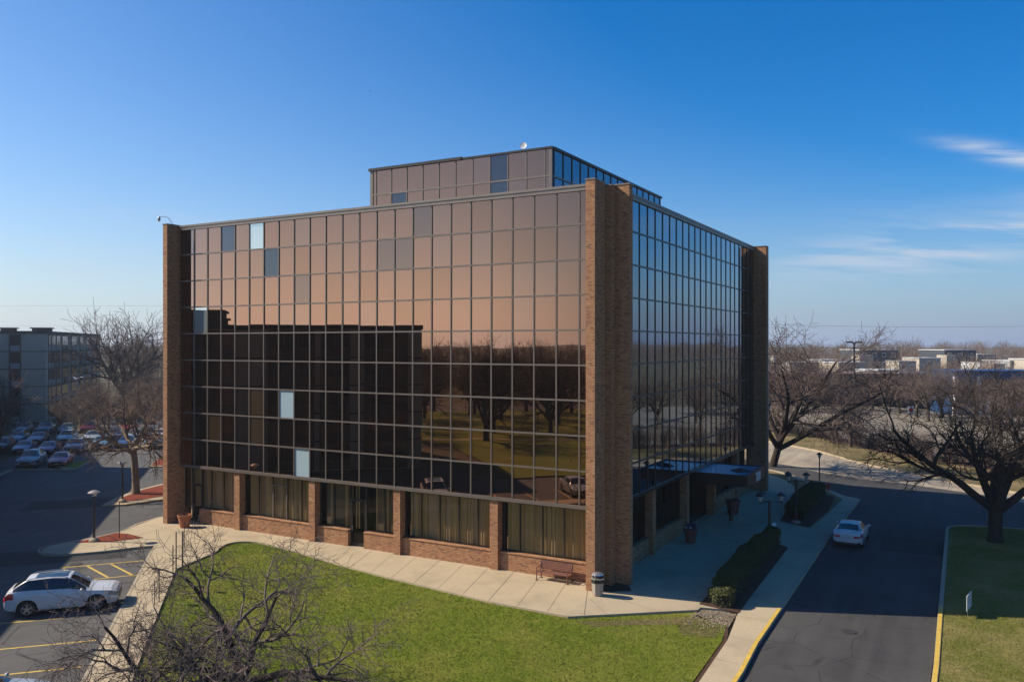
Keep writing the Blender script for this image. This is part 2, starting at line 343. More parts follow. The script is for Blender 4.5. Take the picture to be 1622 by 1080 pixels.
class MB:
    def __init__(s): s.v = []; s.f = []; s.uv = []; s.mi = []; s.smooth = False
    def quad(s, pts, uvs=None, mi=0):
        i = len(s.v); s.v += [tuple(p) for p in pts]; s.f.append(tuple(range(i, i + len(pts))))
        s.uv.append(uvs if uvs else [(p[0] + p[1], p[2]) for p in pts]); s.mi.append(mi); return s
    def box(s, x0, x1, y0, y1, z0, z1, mi=0, skip=''):
        P = [(x0, y0, z0), (x1, y0, z0), (x1, y1, z0), (x0, y1, z0), (x0, y0, z1), (x1, y0, z1), (x1, y1, z1), (x0, y1, z1)]
        for n, q in (('b', (0, 3, 2, 1)), ('t', (4, 5, 6, 7)), ('f', (0, 1, 5, 4)), ('k', (2, 3, 7, 6)), ('l', (3, 0, 4, 7)), ('r', (1, 2, 6, 5))):
            if n in skip: continue
            pts = [P[k] for k in q]
            if n in 'bt': uv = [(p[0], p[1]) for p in pts]
            elif n in 'fk': uv = [(p[0], p[2]) for p in pts]
            else: uv = [(p[1] + 0.07, p[2]) for p in pts]
            s.quad(pts, uv, mi)
        return s
    def obox(s, c, ax, ay, hx, hy, z0, z1, mi=0):
        """box at centre c with horizontal axes ax, ay (unit 2-vectors)"""
        cs = [(-1, -1), (1, -1), (1, 1), (-1, 1)]
        b = [(c[0] + a * hx * ax[0] + d * hy * ay[0], c[1] + a * hx * ax[1] + d * hy * ay[1]) for a, d in cs]
        s.quad([(*b[k], z0) for k in (3, 2, 1, 0)], None, mi); s.quad([(*b[k], z1) for k in range(4)], None, mi)
        for k in range(4):
            p, q = b[k], b[(k + 1) % 4]; ln = math.dist(p, q)
            s.quad([(*p, z0), (*q, z0), (*q, z1), (*p, z1)], [(0, z0), (ln, z0), (ln, z1), (0, z1)], mi)
        return s
    def prism(s, poly, z0, z1, mi=0, zf=None):
        zf = zf or (lambda x, y: 0)
        n = len(poly)
        a = sum(poly[k][0] * poly[(k + 1) % n][1] - poly[(k + 1) % n][0] * poly[k][1] for k in range(n))
        if a < 0: poly = poly[::-1]
        s.quad([(x, y, z1 + zf(x, y)) for x, y in poly], [(x, y) for x, y in poly], mi)
        for k in range(n):
            p, q = poly[k], poly[(k + 1) % n]
            s.quad([(*p, z0 + zf(*p)), (*q, z0 + zf(*q)), (*q, z1 + zf(*q)), (*p, z1 + zf(*p))], None, mi)
        return s
    def tube(s, pts, rad, n=8, mi=0, caps=True):
        pts = [Vector(p) for p in pts]; rad = rad if isinstance(rad, (list, tuple)) else [rad] * len(pts)
        base = len(s.v); up = None
        for i, p in enumerate(pts):
            d = (pts[min(i + 1, len(pts) - 1)] - pts[max(i - 1, 0)]).normalized()
            if up is None or abs(d.dot(up)) > 0.98: up = Vector((0, 0, 1)) if abs(d.z) < 0.9 else Vector((1, 0, 0))
            a = d.cross(up).normalized(); b = a.cross(d).normalized(); up = b
            for k in range(n):
                t = 2 * math.pi * k / n
                s.v.append(tuple(p + (a * math.cos(t) + b * math.sin(t)) * rad[i]))
        for i in range(len(pts) - 1):
            for k in range(n):
                q = (base + i * n + k, base + i * n + (k + 1) % n, base + (i + 1) * n + (k + 1) % n, base + (i + 1) * n + k)
                s.f.append(q[::-1]); s.uv.append([(0, 0)] * 4); s.mi.append(mi)
        if caps:
            s.f.append(tuple(base + k for k in range(n))); s.uv.append([(0, 0)] * n); s.mi.append(mi)
            e = base + (len(pts) - 1) * n
            s.f.append(tuple(e + k for k in range(n))[::-1]); s.uv.append([(0, 0)] * n); s.mi.append(mi)
        return s
    def lathe(s, c, prof, n=16, mi=0):
        """prof: list of (r, z)"""
        base = len(s.v)
        for r, z in prof:
            for k in range(n):
                t = 2 * math.pi * k / n; s.v.append((c[0] + r * math.cos(t), c[1] + r * math.sin(t), c[2] + z))
        for i in range(len(prof) - 1):
            for k in range(n):
                s.f.append((base + i * n + k, base + i * n + (k + 1) % n, base + (i + 1) * n + (k + 1) % n, base + (i + 1) * n + k))
                s.uv.append([(0, 0)] * 4); s.mi.append(mi)
        s.f.append(tuple(base + k for k in range(n))[::-1]); s.uv.append([(0, 0)] * n); s.mi.append(mi)
        e = base + (len(prof) - 1) * n
        s.f.append(tuple(e + k for k in range(n))); s.uv.append([(0, 0)] * n); s.mi.append(mi)
        return s
    def ball(s, c, r, n=10, m=6, sc=(1, 1, 1), mi=0):
        prof = [(max(1e-3, r * math.sin(math.pi * i / m)), -r * math.cos(math.pi * i / m)) for i in range(m + 1)]
        base = len(s.v); s.lathe((0, 0, 0), prof, n, mi)
        for i in range(base, len(s.v)):
            v = s.v[i]; s.v[i] = (c[0] + v[0] * sc[0], c[1] + v[1] * sc[1], c[2] + v[2] * sc[2])
        return s
    def build(s, name, mat, parent=None, local=False, smooth=False, bevel=0.0):
        me = bpy.data.meshes.new(name)
        off = Vector((0, 0, 0)); root = parent
        o = bpy.data.objects.new(name, me)
        vs = s.v
        if parent is not None:
            if not local:
                w = world_of(parent).inverted()
                vs = [tuple(w @ Vector(v)) for v in s.v]
            o.parent = parent
        elif not local and vs:
            # top-level mesh: origin at its base centre
            xs = [v[0] for v in vs]; ys = [v[1] for v in vs]; z0 = min(v[2] for v in vs)
            cx, cy = (min(xs) + max(xs)) / 2, (min(ys) + max(ys)) / 2
            vs = [(v[0] - cx, v[1] - cy, v[2] - z0) for v in vs]; o.location = (cx, cy, z0)
        me.from_pydata(vs, [], s.f)
        if any(u for u in s.uv):
            lay = me.uv_layers.new(name='UVMap'); k = 0
            flat = [c for f in s.uv for uvc in f for c in uvc]
            lay.data.foreach_set('uv', flat)
        mats = mat if isinstance(mat, (list, tuple)) else [mat]
        for m in mats: me.materials.append(m)
        me.polygons.foreach_set('material_index', s.mi)
        if smooth: me.polygons.foreach_set('use_smooth', [True] * len(s.f))
        me.update()
        C.objects.link(o)
        if bevel:
            md = o.modifiers.new('bevel', 'BEVEL'); md.width = bevel; md.segments = 2; md.limit_method = 'ANGLE'
        return o

def world_of(o):
    m = Matrix.LocRotScale(o.location, o.rotation_euler, o.scale)
    return (world_of(o.parent) @ m) if o.parent else m
def tag(o, label=None, cat=None, group=None, kind=None):
    if label: o['label'] = label
    if cat: o['category'] = cat
    if group: o['group'] = group
    if kind: o['kind'] = kind
    return o
def thing(name, label, cat, loc=(0, 0, 0), rz=0.0, group=None, sc=1.0):
    o = bpy.data.objects.new(name, None); C.objects.link(o)
    o.location = loc; o.rotation_euler = (0, 0, rz); o.scale = (sc, sc, sc); o.empty_display_size = 0.3
    return tag(o, label, cat, group)
KIDS = {}
def copy_tree(o, parent=None):
    c = o.copy(); C.objects.link(c); c.parent = parent
    for ch in [x for x in bpy.data.objects if x.parent == o and x != c]: copy_tree(ch, c)
    return c

# ------------------------------------------------------------------ ground
def cut_poly(poly, xs=(LX0, LX1)):
    """mesh of a flat polygon split where the land bends"""
    bm = bmesh.new(); bm.faces.new([bm.verts.new((x, y, 0)) for x, y in poly])
    bm.normal_update()
    bmesh.ops.triangulate(bm, faces=bm.faces[:], ngon_method='EAR_CLIP')
    for x in xs:
        bmesh.ops.bisect_plane(bm, geom=bm.verts[:] + bm.edges[:] + bm.faces[:], plane_co=(x, 0, 0), plane_no=(1, 0, 0))
    bmesh.ops.triangulate(bm, faces=bm.faces[:])
    return bm
def sheet(name, poly, off, mat, depth=0.0, label=None, cat=None, kind='structure', parent=None, side_mat=None):
    bm = cut_poly(poly)
    bm.normal_update()
    if sum(f.normal.z for f in bm.faces) < 0: bmesh.ops.reverse_faces(bm, faces=bm.faces[:])
    for v in bm.verts: v.co.z = L(v.co.x) + off
    if depth:
        ed = [e for e in bm.edges if e.is_boundary]
        r = bmesh.ops.extrude_edge_only(bm, edges=ed)
        for v in [g for g in r['geom'] if isinstance(g, bmesh.types.BMVert)]: v.co.z -= depth
        bmesh.ops.recalc_face_normals(bm, faces=bm.faces[:])
    me = bpy.data.meshes.new(name); bm.to_mesh(me); bm.free()
    me.materials.append(mat)
    o = bpy.data.objects.new(name, me); C.objects.link(o)
    if kind: o['kind'] = kind
    if label: o['label'] = label
    if cat: o['category'] = cat
    return o
def strip(name, line, w, off, mat, depth=0.0, side=0.0, **kw):
    """band of width w along a polyline; side shifts it to the left"""
    pts = [Vector(p) for p in line]; Lf, Rt = [], []
    for i, p in enumerate(pts):
        d = (pts[min(i + 1, len(pts) - 1)] - pts[max(i - 1, 0)]).normalized(); n = Vector((-d.y, d.x))
        Lf.append(tuple(p + n * (side + w / 2))); Rt.append(tuple(p + n * (side - w / 2)))
    return sheet(name, Lf + Rt[::-1], off, mat, depth, **kw)
def smooth_line(pts, k=4):
    out = []
    n = len(pts)
    for i in range(n - 1):
        p0, p1, p2, p3 = [Vector(pts[max(0, min(n - 1, j))]) for j in (i - 1, i, i + 1, i + 2)]
        for q in range(k):
            t = q / k
            out.append(tuple(0.5 * ((2 * p1) + (-p0 + p2) * t + (2 * p0 - 5 * p1 + 4 * p2 - p3) * t * t + (-p0 + 3 * p1 - 3 * p2 + p3) * t ** 3)))
    out.append(tuple(pts[-1])); return out

# wide earth sheet out to the horizon
me = bpy.data.meshes.new('ground')
xs = [-4000, -600, -200, LX0, LX1, 200, 600, 4000]; ys = [-4000, -600, -200, 0, 200, 600, 4000]
vs = [(x, y, L(x) - 0.20) for y in ys for x in xs]
fs = [(j * len(xs) + i, j * len(xs) + i + 1, (j + 1) * len(xs) + i + 1, (j + 1) * len(xs) + i) for j in range(len(ys) - 1) for i in range(len(xs) - 1)]
me.from_pydata(vs, [], fs); me.materials.append(EARTH)
gnd = bpy.data.objects.new('ground', me); C.objects.link(gnd); tag(gnd, kind='structure')

# asphalt: rotated car park on the left, drive on the right, street behind
sheet('parking_lot', [UV(60, 22), UV(60, 33.5), UV(3, 33.5), UV(1, 42), UV(-100, 42), (-112, 62), (-105, 90), (-60, 90), (-21, 80), (-21, 3), (-28, 0), UV(-14, 21)], -0.13, ASPH_LOT)
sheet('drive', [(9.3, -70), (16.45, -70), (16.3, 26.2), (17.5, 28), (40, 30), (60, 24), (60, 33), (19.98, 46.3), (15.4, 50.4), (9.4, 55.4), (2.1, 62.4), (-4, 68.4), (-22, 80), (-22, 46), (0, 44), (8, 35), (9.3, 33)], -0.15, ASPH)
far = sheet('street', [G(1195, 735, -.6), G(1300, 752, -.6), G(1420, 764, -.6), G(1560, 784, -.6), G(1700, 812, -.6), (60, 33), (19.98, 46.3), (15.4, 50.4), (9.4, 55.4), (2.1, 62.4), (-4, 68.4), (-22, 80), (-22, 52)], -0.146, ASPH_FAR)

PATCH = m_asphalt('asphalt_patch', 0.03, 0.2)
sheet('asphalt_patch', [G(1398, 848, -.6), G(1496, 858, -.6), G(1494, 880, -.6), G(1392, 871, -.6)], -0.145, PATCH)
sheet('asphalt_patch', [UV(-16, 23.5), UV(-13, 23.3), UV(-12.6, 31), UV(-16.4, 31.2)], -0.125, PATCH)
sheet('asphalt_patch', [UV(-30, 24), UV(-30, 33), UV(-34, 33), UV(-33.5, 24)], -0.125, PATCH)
# paved terrace round the building
front_edge = [(-21.6, -4.6), (-22.3, -3.6), (-22.54, -2.6), (-22.0, -2.0), (-20.6, -1.75), (-17.41, -2.3), (-12.88, -3.32), (-8.11, -4.17), (-2.36, -4.84), (1.72, -4.98)]
terr = smooth_line(front_edge[:-2], 3)[:-1] + [(-2.36, -4.9), (1.72, -5.0), (6.3, -0.2), (6.3, 0.2), (7.95, 1.0), (8.5, -3.2), (8.9, -12), (9.3, -36), (10.1, -36), (10.0, -8), (9.95, -6.4), (9.75, -3), (9.66, 2.6), (9.43, 15.4), (9.46, 26), (9.52, 34.7), (8.0, 35.8), (4.4, 40.6), (0.5, 44.4), (-4, 47), (-22, 50), (-36, 40), (-33.5, 14), (-32.9, 0.0), (-32.2, -2), (-31.2, -4.2), (-31.5, -8.6), (-31.2, -9.4), (-30.5, -9.8), (-29.3, -9.7), (-27.66, -7.94), (-26.1, -5.45)]
terr += [UV(-15.0, 22.0), UV(5, 21.9), UV(28, 21.9), UV(28, 20.3), UV(5.0, 20.3), UV(-3.6, 20.25), UV(-9, 20.2)]
sheet('terrace_paving', terr, 0.0, CONC, depth=0.18)
# joints
jm = MB()
def jline(a, b, w=0.018):
    a, b = Vector(a), Vector(b); n = Vector((-(b - a).y, (b - a).x)).normalized() * w / 2
    ts = sorted({0.0, 1.0} | {t for t in [((x - a.x) / (b.x - a.x) if abs(b.x - a.x) > 1e-6 else -1) for x in (LX0, LX1)] if 0 < t < 1})
    for t0, t1 in zip(ts, ts[1:]):
        p, q = a.lerp(b, t0), a.lerp(b, t1)
        jm.quad([(*(p - n), L(p.x) + 0.004), (*(q - n), L(q.x) + 0.004), (*(q + n), L(q.x) + 0.004), (*(p + n), L(p.x) + 0.004)])
def fedge(x):
    pts = [(-22.5, -2.2), (-17.41, -2.3), (-12.88, -3.32), (-8.11, -4.17), (-2.36, -4.84), (1.72, -4.98), (6.2, -.3)]
    for (a, b), (c, d) in zip(pts, pts[1:]):
        if a <= x <= c: return b + (d - b) * (x - a) / (c - a) + 0.04
    return -2.5
for i in range(16):
    x = 0.9 - i * 1.62
    k = 0.55 if i else 0.3
    x2 = x + 1.15
    if -22 < x < 1: jline((x, 0.1 if i else -1.0), (x2 + 0.2, fedge(x2 + 0.2)), 0.03 if i % 3 == 0 else 0.02)
jline((1.9, -1.0), (4.9, -1.75)); jline((1.6, -2.2), (3.0, -3.6))
for i in range(15):
    y = 3.5 + i * 3.05
    if not (y > 31): jline((1.45, y), (6.0, y), 0.018)
for y in (14.95, 21.2): jline((1.45, y), (9.4, y), 0.025)
for i in range(7): jline((7.9, -8.4 + 3.6 * i * 0.8), (9.6, -8.6 + 3.6 * i * 0.8), 0.018)
for i in range(5): jline((7.7, 22.6 + i * 2.6), (9.3, 22.6 + i * 2.6), 0.018)
for i in range(18): jline(UV(-13 + i * 2.3, 20.4), UV(-13 + i * 2.3, 21.85), 0.02)
jline((-31.1, -5.0), (-27.4, -7.4)); jline((-29.6, -4.4), (-26.5, -5.9)); jline((-32.0, -2.0), (-25.2, -2.0)); jline((-25.2, -0.1), (-25.6, -5.0)); jline((-29.5, -1.2), (-29.2, -9.4))
jo = jm.build('paving_joints', JOINT); tag(jo, kind='structure')

# kerbs
lk = strip('kerb', [(9.9, -40), (9.88, -8), (9.86, -6.4), (9.65, -3), (9.56, 2.6), (9.33, 15.4), (9.36, 26), (9.42, 34.6)], 0.19, 0.005, CONC2, depth=0.17)
strip('kerb_paint', [(9.9, -40), (9.88, -8), (9.86, -6.4), (9.65, -3), (9.57, 2.3)], 0.17, 0.010, YELLOW)
strip('kerb', smooth_line([(9.42, 34.6), (8.6, 35.3), (8.0, 35.75), (4.4, 40.55), (0.5, 44.3), (-4, 46.9)], 3), 0.16, 0.005, CONC2, depth=0.17)
strip('kerb', [(16.55, -70), (16.5, -2), (16.4, 4.8), (16.27, 14.8), (16.12, 26.2)], 0.2, 0.02, CONC2, depth=0.17)
strip('kerb_paint', [(16.55, -70), (16.5, -2), (16.4, 4.8), (16.38, 6.2)], 0.17, 0.026, YELLOW)
strip('kerb', smooth_line([(16.12, 26.2), (16.6, 27.2), (18.4, 28.0), (24, 28.7), (40, 29.8)], 3), 0.16, 0.015, CONC2, depth=0.17)
farcurb = smooth_line([(-30, 86), (-14, 76), (-4.06, 68.08), (2.15, 62.1), (9.47, 55.03), (15.43, 50.09), (19.98, 45.65), (60, 18)], 3)
strip('kerb', farcurb, 0.22, 0.0, CONC, depth=0.17)
strip('kerb', smooth_line([UV(40, 22), UV(5, 22), UV(-13, 22.0), (-26.1, -5.5), (-27.66, -8.0), (-29.3, -9.8), (-30.5, -9.9), (-31.3, -9.45), (-31.6, -8.6), (-31.25, -4.2), (-32.95, 0.0), (-33.6, 14)], 3), 0.13, 0.012, CONC2, depth=0.15)

# lawns
lawn = [UV(25, 20.3), UV(5.0, 20.3), UV(-3.6, 20.25), UV(-9, 20.2)] + smooth_line(front_edge[:-2], 3)[:-1] + [(-2.36, -4.9), (1.72, -5.0), (6.3, -0.2), (6.3, -0.9), (7.9, -1.2), (8.25, -3.2), (8.6, -12), (8.95, -32), (8.2, -34.5), UV(29.5, 20.3)]
sheet('lawn', lawn, -0.10, GRASS)
strip('soil_edge', [(7.95, -1.2), (8.37, -3.2), (8.75, -12), (9.1, -34)], 0.14, -0.09, MULCHD)
sheet('dry_patch', [(2.2, -5.1), (4.2, -3.2), (6.1, -1.3), (6.4, -1.0), (7.8, -1.6), (7.9, -3.0), (6.6, -3.6), (6.0, -2.6), (4.6, -3.7), (3.0, -5.2)], -0.094, GRASS_DRY)
lawnR = [(16.65, -70), (16.6, -2), (16.5, 4.8), (16.37, 14.8), (16.22, 26.2), (16.7, 27.1), (18.4, 27.9), (24, 28.6), (60, 29.5), (60, -70)]
GRASS_R = m_grass('thin_lawn_grass', (0.085, 0.10, 0.018), (0.19, 0.205, 0.035), (0.35, 0.28, 0.11), 0.85)
sheet('lawn', lawnR, -0.03, GRASS_R)
BLADE_R = m_grass('thin_grass_blades', (0.12, 0.13, 0.025), (0.25, 0.25, 0.05), (0.44, 0.36, 0.15), 0.85)
verge = [(x, y) for x, y in farcurb] + [(70, 30), (27, 55.5), (20.5, 60), (13, 67), (5, 75), (-6, 86), (-25, 102)]
sheet('verge', verge, -0.02, GRASS_DRY)
sheet('soil_edge', [(27, 52.5), (20.5, 57), (13.5, 62.6), (5, 70.5), (-6, 81.5), (-6, 87), (5, 76), (13.5, 68), (20.5, 61.5), (27, 57)], -0.014, MULCHD)
sheet('gravel_lot', [(-25, 103), (-6, 87), (5, 76), (13, 68), (20.5, 61.3), (27, 56.7), (70, 33), (130, 60), (60, 115), (0, 150), (-60, 170)], -0.06, GRAVEL)
sheet('lawn', [UV(70, 34), UV(5, 34), UV(4, 60), UV(-10, 75), UV(-10, 110), UV(70, 110)], -0.05, GRASS)
strip('path', [UV(60, 48), UV(20, 62), UV(4, 66), UV(-8, 70)], 1.3, -0.04, CONC2)
sheet('street', [UV(-10, 111), UV(90, 111), UV(90, 125), UV(-10, 125)], -0.11, ASPH_LOT)

# beds of mulch set in the paving
sheet('mulch_bed', [(-31.0, -7.5), (-31.1, -4.5), (-30.2, -4.3), (-28.4, -4.5), (-29.2, -6.2)], 0.02, MULCH)
sheet('planting_bed', [(6.1, 0.6), (6.1, 15.3), (7.35, 15.0), (7.6, 14.7), (7.95, 2.9), (8.05, .6)], 0.012, MULCHD)
LEAFL = m_mulch('dry_leaf_litter', (0.12, 0.09, 0.06), (0.46, 0.38, 0.27))
sheet('leaf_litter', [(6.36, -.75), (6.34, .16), (7.9, .93), (7.97, -.3), (8.02, -1.1), (7.75, -1.35), (7.45, -.95), (7.1, -1.2), (6.8, -.8)], -0.088, LEAFL)
_rn = np.random.default_rng(8); _n = 1400
lf_c = np.stack([_rn.uniform(6.2, 8.05, _n), _rn.normal(-.5, .8, _n), np.full(_n, 0.)], 1); lf_c[:, 2] = [L(q) - .075 + _rn.uniform(0, .02) for q in lf_c[:, 0]]
lf_c = lf_c[(lf_c[:, 1] < .12 + (lf_c[:, 0] - 6.34) * .45) & (lf_c[:, 1] > -2.6)]; _m = len(lf_c); _a = _rn.uniform(0, 6.28, _m); _l = _rn.uniform(.02, .05, _m)[:, None]
_d = np.stack([np.cos(_a), np.sin(_a), _rn.normal(0, .3, _m)], 1) * _l; _e = np.stack([-np.sin(_a), np.cos(_a), _rn.normal(0, .3, _m)], 1) * _l * .6
LEAF_M = m_leaf('fallen_leaf', (0.20, 0.14, 0.08), (0.55, 0.45, 0.32))
LEAF_PTS = np.stack([lf_c - _d, lf_c + _e, lf_c + _d, lf_c - _e], 1).reshape(-1, 3)
sheet('planting_bed', [(5.6, 21.8), (7.8, 21.3), (8.1, 28), (8.25, 34.0), (7.4, 35.6), (4.2, 39.8), (0.6, 43.6), (-3, 46.2), (-3, 44.6), (0.2, 42.2), (2.8, 39.0), (4.9, 34.5), (5.2, 28)], 0.008, GRASS_DRY)
sheet('planting_bed', [(5.65, 21.95), (7.7, 21.5), (7.95, 28), (7.6, 34.5), (5.0, 35.6), (5.3, 28)], 0.014, MULCHD)
sheet('mulch_bed', [(1.31, -0.75), (1.31, 0.3), (1.63, 0.96), (2.36, 0.96), (2.75, 0.25), (1.9, -0.6)], 0.012, MULCHD)
# islands in the car park
isl = [(-40.6, 0.9), (-39.3, 2.0), (-38.7, 4.5), (-38.2, 8), (-37.5, 16), (-44.5, 20), (-45.5, 12), (-44.2, 6.5), (-42.6, 3.6), (-41.2, 1.7)]
sheet('island', isl, 0.0, CONC2, depth=0.16)
sheet('mulch_bed', [(-41.0, 2.3), (-40.0, 3.3), (-39.7, 6), (-38.8, 15), (-43.9, 18.5), (-44.9, 11.5), (-43.7, 6.9), (-42.2, 4.0)], 0.03, MULCH)
strip('kerb_paint', [(-40.2, 1.25), (-39.3, 2.05), (-38.75, 4.5), (-38.25, 8)], 0.14, 0.006, YELLOW, side=0.06)
a_, b_, c_ = G(120, 744, -.1), G(146, 731, -.1), G(108, 731, -.1)
d_ = G(70, 728, -.1)
sheet('island', [a_, b_, c_, d_, G(100, 744, -.1)], 0.02, CONC2, depth=0.16)
sheet('island_grass', [tuple(Vector(p) * .9 + Vector(G(112, 737, -.1)) * .1) for p in (a_, b_, c_, d_, G(103, 743, -.1))], 0.03, GRASS)
strip('kerb', [G(14, 744, -.1), G(124, 744.5, -.1)], 0.3, 0.0, CONC2, depth=0.14)
strip('kerb', [G(-30, 764, -.1), G(18, 745, -.1)], 0.3, 0.0, CONC2, depth=0.14)
e_ = [G(236, 740, -.1), G(262, 740, -.1), G(262, 726, -.1), G(251, 726, -.1)]
sheet('island', e_, 0.0, CONC2, depth=0.15); sheet('mulch_bed', [tuple(Vector(p) * .84 + Vector(G(252, 734, -.1)) * .16) for p in e_], 0.02, MULCH)

# painted stall lines
pl = MB()
def pline(a, b, w=0.11, z=-0.126):
    a, b = Vector(a), Vector(b); n = Vector((-(b - a).y, (b - a).x)).normalized() * w / 2
    pl.quad([(*(a - n), z), (*(b - n), z), (*(b + n), z), (*(a + n), z)])
for u in (-2.1, 1.45, 4.45, 7.25, 10.05, 12.85, 15.65, 18.45):
    pline(UV(u, 22.4 if u > 0 else 24.4), UV(u, 27.4))
pline(G(94, 899, -.13), G(233, 887, -.13)); pline(G(222, 909.6, -.13), UV(-8.3, 26.6))
pline(G(138, 896, -.13), G(171, 914, -.13), 0.13); pline(G(176, 893, -.13), G(212, 911.5, -.13), 0.13); pline(G(100, 900, -.13), G(131, 917, -.13), 0.13)
po = pl.build('lot_markings', YELLOW); tag(po, kind='structure')

# ------------------------------------------------------------------ the office building
PF, PS = 1.3216, 1.31            # panel width on the front / on the side
GX = 1.40                        # plane of the right-hand glass
ZB, RH, NR = 3.957, 1.82, 9      # bottom of the glass, row height, rows
ZT = ZB + RH * NR
XL, YB = -30.45, 32.2            # left / back ends of the glass
office = thing('office_building', 'six-storey brown mirror-glass office block with brick fins at its corners', 'building', (-14.5, 16, 0))
rng = random.Random(7)

panes = []       # (area on picture, name, MB, mat)
def pane(name, o, ax, n, w, h, mat, bulge=0.0006, px=0, grid=4):
    """mirror panel: corner o, horizontal axis ax, outward normal n"""
    m = MB(); g = grid; tilt_h = rng.gauss(0, 0.0007); tilt_v = rng.gauss(0, 0.0006)
    bu = bulge * rng.uniform(0.3, 1.4)
    for j in range(g + 1):
        for i in range(g + 1):
            s, t = i / g, j / g
            d = bu * (1 - (2 * s - 1) ** 2) * (1 - 0.6 * (2 * t - 1) ** 2) + tilt_h * (s - .5) * w + tilt_v * (t - .5) * h
            m.v.append((o[0] + ax[0] * s * w + n[0] * d, o[1] + ax[1] * s * w + n[1] * d, o[2] + t * h))
    for j in range(g):
        for i in range(g):
            a = j * (g + 1) + i; m.f.append((a, a + 1, a + g + 2, a + g + 1)); m.uv.append(None); m.mi.append(0)
    m.uv = []
    panes.append((px, name, m, mat))

def prjpx(x, y, z):
    dx, dy = x - CAM[0], y - CAM[1]; a = dx * _c + dy * _s; D = -dx * _s + dy * _c
    return D
special = {(4, 0): GW, (0, 3): GW, (6, 6): WHITEP, (7, 8): WHITEP, (2, 0): GB, (5, 1): GB, (12, 1): GB2, (13, 1): GB2, (7, 2): GB2,
           (4, 6): GLC, (4, 7): GLC, (1, 7): GLC, (10, 6): GL3, (-1, 0): GB2, (14, 0): GB2, (15, 0): GL3}
fx = [XL] + [-(22 - i) * PF for i in range(23)] + [0.82]
GAP = 0.0
for c in range(len(fx) - 1):
    for r in range(NR):
        x0, x1 = fx[c], fx[c + 1]; z0 = ZT - (r + 1) * RH
        mat = special.get((c - 1, r)) or rng.choice([GL, GL, GL, GL2, GL3])
        D = prjpx((x0 + x1) / 2, 0, z0)
        nm = {id(GW): 'clear_pane', id(WHITEP): 'white_pane', id(GB): 'blue_grey_pane', id(GB2): 'grey_pane'}.get(id(mat), 'window_pane')
        pane(nm, (x0, 0, z0), (1, 0), (0, -1), x1 - x0, RH, mat, px=(x1 - x0) * RH * 0.87 / D / D)
sy = [1.45, 2.35, 3.66] + [4.97 + PS * k for k in range(20)] + [31.2, YB]
for c in range(len(sy) - 1):
    for r in range(NR):
        y0, y1 = sy[c], sy[c + 1]; z0 = ZT - (r + 1) * RH
        mat = rng.choice([GL, GL, GL2, GL3])
        D = prjpx(GX, (y0 + y1) / 2, z0)
        pane('window_pane', (GX, y0, z0), (0, 1), (1, 0), y1 - y0, RH, mat, px=(y1 - y0) * RH * 0.36 / D / D, bulge=0.0003)
# plant storey on the roof, set back
PX0, PX1, PY0, PY1 = -19.1, -4.98, 6.7, 26.9
PZ0, PZ1, PZR = 20.3, 24.4, 22.72
pxs = [PX0 + 0.28] + [-5.36 - PF * 1.0 * k for k in range(10, -1, -1)][1:] + [PX1 - 0.12]
pxs = [PX0 + 0.27] + [-18.58 + 1.322 * k for k in range(0, 11)] + [PX1 - 0.10]
pxs = [PX0 + 0.2] + [-18.62 + 1.322 * k for k in range(11)] + [PX1 - 0.1]
for c in range(len(pxs) - 1):
    for r, (z0, z1) in enumerate(((PZR, PZ1), (PZ0, PZR))):
        mat = GB if (c - 1 == 7 or (c - 1 == 1 and r == 1)) else rng.choice([GL, GL3, GL])
        pane('blue_grey_pane' if mat is GB else 'window_pane', (pxs[c], PY0, z0), (1, 0), (0, -1), pxs[c + 1] - pxs[c], z1 - z0, mat, px=1.3 * (z1 - z0) * .4 / 51 ** 2 if r else 1.3 * (z1 - z0) * .87 / 51 ** 2)
pys = [PY0 + 0.1] + [PY0 + 0.35 + 1.31 * k for k in range(16)] + [PY1 - .1]
pys = [y for y in pys if y <= PY1 - .05]
for c in range(len(pys) - 1):
    for z0, z1 in ((PZR, PZ1), (PZ0, PZR)):
        pane('window_pane', (PX1, pys[c], z0), (0, 1), (1, 0), pys[c + 1] - pys[c], z1 - z0, rng.choice([GL, GL3]), px=0)
panes.sort(key=lambda p: -p[0] - (1 if p[1] != 'window_pane' else 0))
rest = {}
cnt = 0
for px, name, m, mat in panes:
    if name == 'window_pane' and cnt >= 100:
        rest.setdefault(id(mat), (mat, []))[1].append(m); continue
    cnt += name == 'window_pane'
    m.build(name, mat, office, smooth=True)
allm = MB(); mats = []
for k, (mat, ms) in rest.items():
    mats.append(mat)
    for m in ms:
        b = len(allm.v); allm.v += m.v; allm.f += [tuple(b + q for q in f) for f in m.f]; allm.mi += [len(mats) - 1] * len(m.f)
# back and left faces of the block (plain grid, out of sight)
b = allm
for x0, x1, y, nrm in ((XL, GX, YB, 1),):
    i = len(b.v); b.v += [(x1, y, ZB), (x0, y, ZB), (x0, y, ZT), (x1, y, ZT)]; b.f.append((i, i + 1, i + 2, i + 3)); b.mi.append(0)
i = len(b.v); b.v += [(XL, YB, ZB), (XL, 0.0, ZB), (XL, 0.0, ZT), (XL, YB, ZT)]; b.f.append((i, i + 1, i + 2, i + 3)); b.mi.append(0)
i = len(b.v); b.v += [(PX1, PY1, PZ0), (PX0, PY1, PZ0), (PX0, PY1, PZ1), (PX1, PY1, PZ1)]; b.f.append((i, i + 1, i + 2, i + 3)); b.mi.append(0)
i = len(b.v); b.v += [(PX0, PY1, PZ0), (PX0, PY0, PZ0), (PX0, PY0, PZ1), (PX0, PY1, PZ1)]; b.f.append((i, i + 1, i + 2, i + 3)); b.mi.append(0)
tag(allm.build('window_panes', mats, office, smooth=True), kind='stuff')

